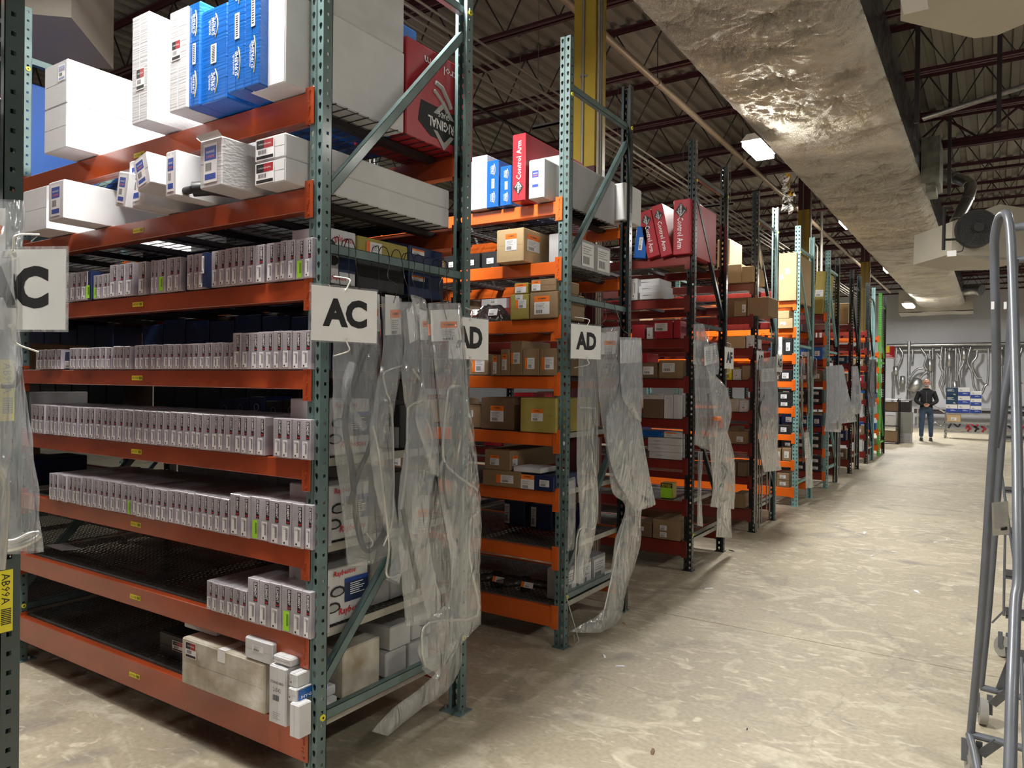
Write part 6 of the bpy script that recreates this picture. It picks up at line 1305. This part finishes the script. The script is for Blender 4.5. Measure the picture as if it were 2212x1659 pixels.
for a, c in (((2185, 1425, 3.4), (2160, 1490, 3.4)), ((2176, 1494, 3.38), (2142, 1522, 3.42)), ((2156, 1603, 2.99), (2118, 1630, 3.02))):
    A, B_ = dep(*a)-LO, dep(*c)-LO; d_ = (B_-A).normalized(); s_ = d_.cross(FW).normalized()*.022; b = MB(); n_ = -FW*.003
    b.add([A-s_, A+s_, B_+s_, B_-s_, A-s_+n_, A+s_+n_, B_+s_+n_, B_-s_+n_], [(0, 1, 2, 3), (4, 5, 6, 7), (0, 1, 5, 4), (1, 2, 6, 5), (2, 3, 7, 6), (3, 0, 4, 7)], 'ladder_grey'); b.obj('gusset', LD)
for i, (px, py, d, ax) in enumerate(((2124, 1523, 3.52, RT), (2099, 1640, 3.06, (RT+FW*.15).normalized()), (2169, 1392, 4.4, (RT*.6+FW).normalized()))):
    c = dep(px, py, d)-LO; vw = (dep(px, py, d)-CAM).normalized(); ax = vw.cross(Vector((0, 0, 1))).normalized(); ax = (ax+vw*(.12, .2, .9)[i]).normalized(); c.z = .062; b = MB(); b.tube([c-ax*.017, c+ax*.017], .06, 'wheel_grey', 20); b.tube([c-ax*.02, c+ax*.02], .02, 'galv', 10)
    for s in (-1, 1): q = c+ax*.026*s; b.box(q.x-.012, q.x+.012, q.y-.004, q.y+.004, q.z-.01, q.z+.085, 'ladder_grey')
    b.obj('caster', LD)
for py, d in ((1245, 3.9), (1330, 3.75), (1150, 4.0), (1060, 4.1), (945, 4.2), (880, 4.2), (1420, 3.7)):
    A = dep(2172, py, d*.9)-LO; b = MB(); b.box(A.x, A.x+.45, A.y, A.y+.14, A.z-.012, A.z, 'ladder_grey'); b.box(A.x, A.x+.45, A.y-.004, A.y+.14, A.z, A.z+.006, 'rubber')
    b.obj('tread', LD)
ltube('cross_tube', [(2190, 492, 2.9), (2240, 486, 2.8)], .016, sm=False); ltube('cross_tube', [(2192, 562, 3.6), (2240, 557, 3.5)], .016, sm=False)
ltube('brace_rod', [(2172, 1100, 3.9), (2168, 1330, 3.9)], .006, sm=False); ltube('brace_rod', [(2143, 1345, 3.95), (2168, 1320, 3.9)], .005, sm=False); ltube('brace_rod', [(2206, 1420, 2.9), (2215, 1700, 2.7)], .007, sm=False); ltube('brace_rod', [(2160, 1000, 3.6), (2196, 1250, 3.5)], .006, sm=False)
A, B_, C_, D2 = [dep(*p)-LO for p in ((2144, 1158, 2.8), (2180, 1154, 2.8), (2178, 1082, 2.8), (2142, 1086, 2.8))]
b = MB(); b.add([A, B_, C_, D2], [(0, 1, 2, 3)], 'galv_cream')
for k in range(14):
    v = .93-k*.055; q = lambda u, v: A.lerp(B_, u).lerp(D2.lerp(C_, u), v)-FW*.002; b.add([q(.12, v), q(.82-.1*(k % 3), v), q(.82-.1*(k % 3), v+.02), q(.12, v+.02)], [(0, 1, 2, 3)], 'grey_print')
b.add([q(.5, .14), q(.88, .14), q(.88, .24), q(.5, .24)], [(0, 1, 2, 3)], 'ink'); b.obj('warning_tag', LD, label='grey printed warning tag')
b = MB()
for p in ((2145, 660, 2.70), (2172, 660, 2.9)): c = dep(*p)-LO; b.box(c.x-.006, c.x+.004, c.y-.008, c.y+.008, c.z-.014, c.z+.014, 'paper')
b.obj('clip', LD)

# ------------------------------------------------------------------ litter on the floor
random.seed(21)
LW = ['nearest, before the AC and AD racks', 'just in front of the AD rack foot', 'the large flat one, right of centre', 'largest one, in the middle distance', 'beside the shadow of the AD sign', 'by the folded bag on the floor', 'by the AE rear post', 'tiny speck near the camera', 'far right, upper one', 'far right, lower one', 'small one, right of centre, upper', 'small one, right of centre, lower', 'curled one at the bottom of the view']
for i, (px, py, s, m) in enumerate(((1340, 1440, .03, 'paper'), (1305, 1418, .03, 'paper'), (1980, 1278, .05, 'paper'), (1868, 1151, .06, 'paper'), (1532, 1272, .04, 'paper'), (1350, 1347, .03, 'kraft_light'), (1580, 1190, .04, 'ink'), (1614, 1576, .008, 'ink'), (2045, 1166, .03, 'paper'), (2022, 1172, .03, 'paper'), (1932, 1193, .03, 'paper'), (1885, 1201, .03, 'paper'), (1410, 1624, .03, 'kraft_dark'))):
    p = on(px, py, 2, 0); b = MB(); a = random.uniform(0, PI); c_, s_ = math.cos(a), math.sin(a)
    q = [(-s, -s*.22), (s*.1, -s*.3), (s, -s*.1), (s*.8, s*.25), (-s*.2, s*.3), (-s*.9, s*.15)]
    T = [(x*c_-y*s_, x*s_+y*c_) for x, y in q]; b.add([(x, y, .001) for x, y in T]+[(x*.8, y*.8, .004+.003*(k % 2)) for k, (x, y) in enumerate(T)], [(k, (k+1) % 6, 6+(k+1) % 6, 6+k) for k in range(6)]+[(6, 7, 8, 9, 10, 11)], m)
    b.obj('paper_scrap', loc=(p.x, p.y, 0), label='small %s scrap on the aisle floor, %s' % ({'paper': 'white', 'kraft_light': 'tan', 'ink': 'black', 'kraft_dark': 'brown'}[m], LW[i]), cat='litter', group='%s floor scraps' % {'paper': 'white', 'kraft_light': 'tan', 'ink': 'black', 'kraft_dark': 'brown'}[m])
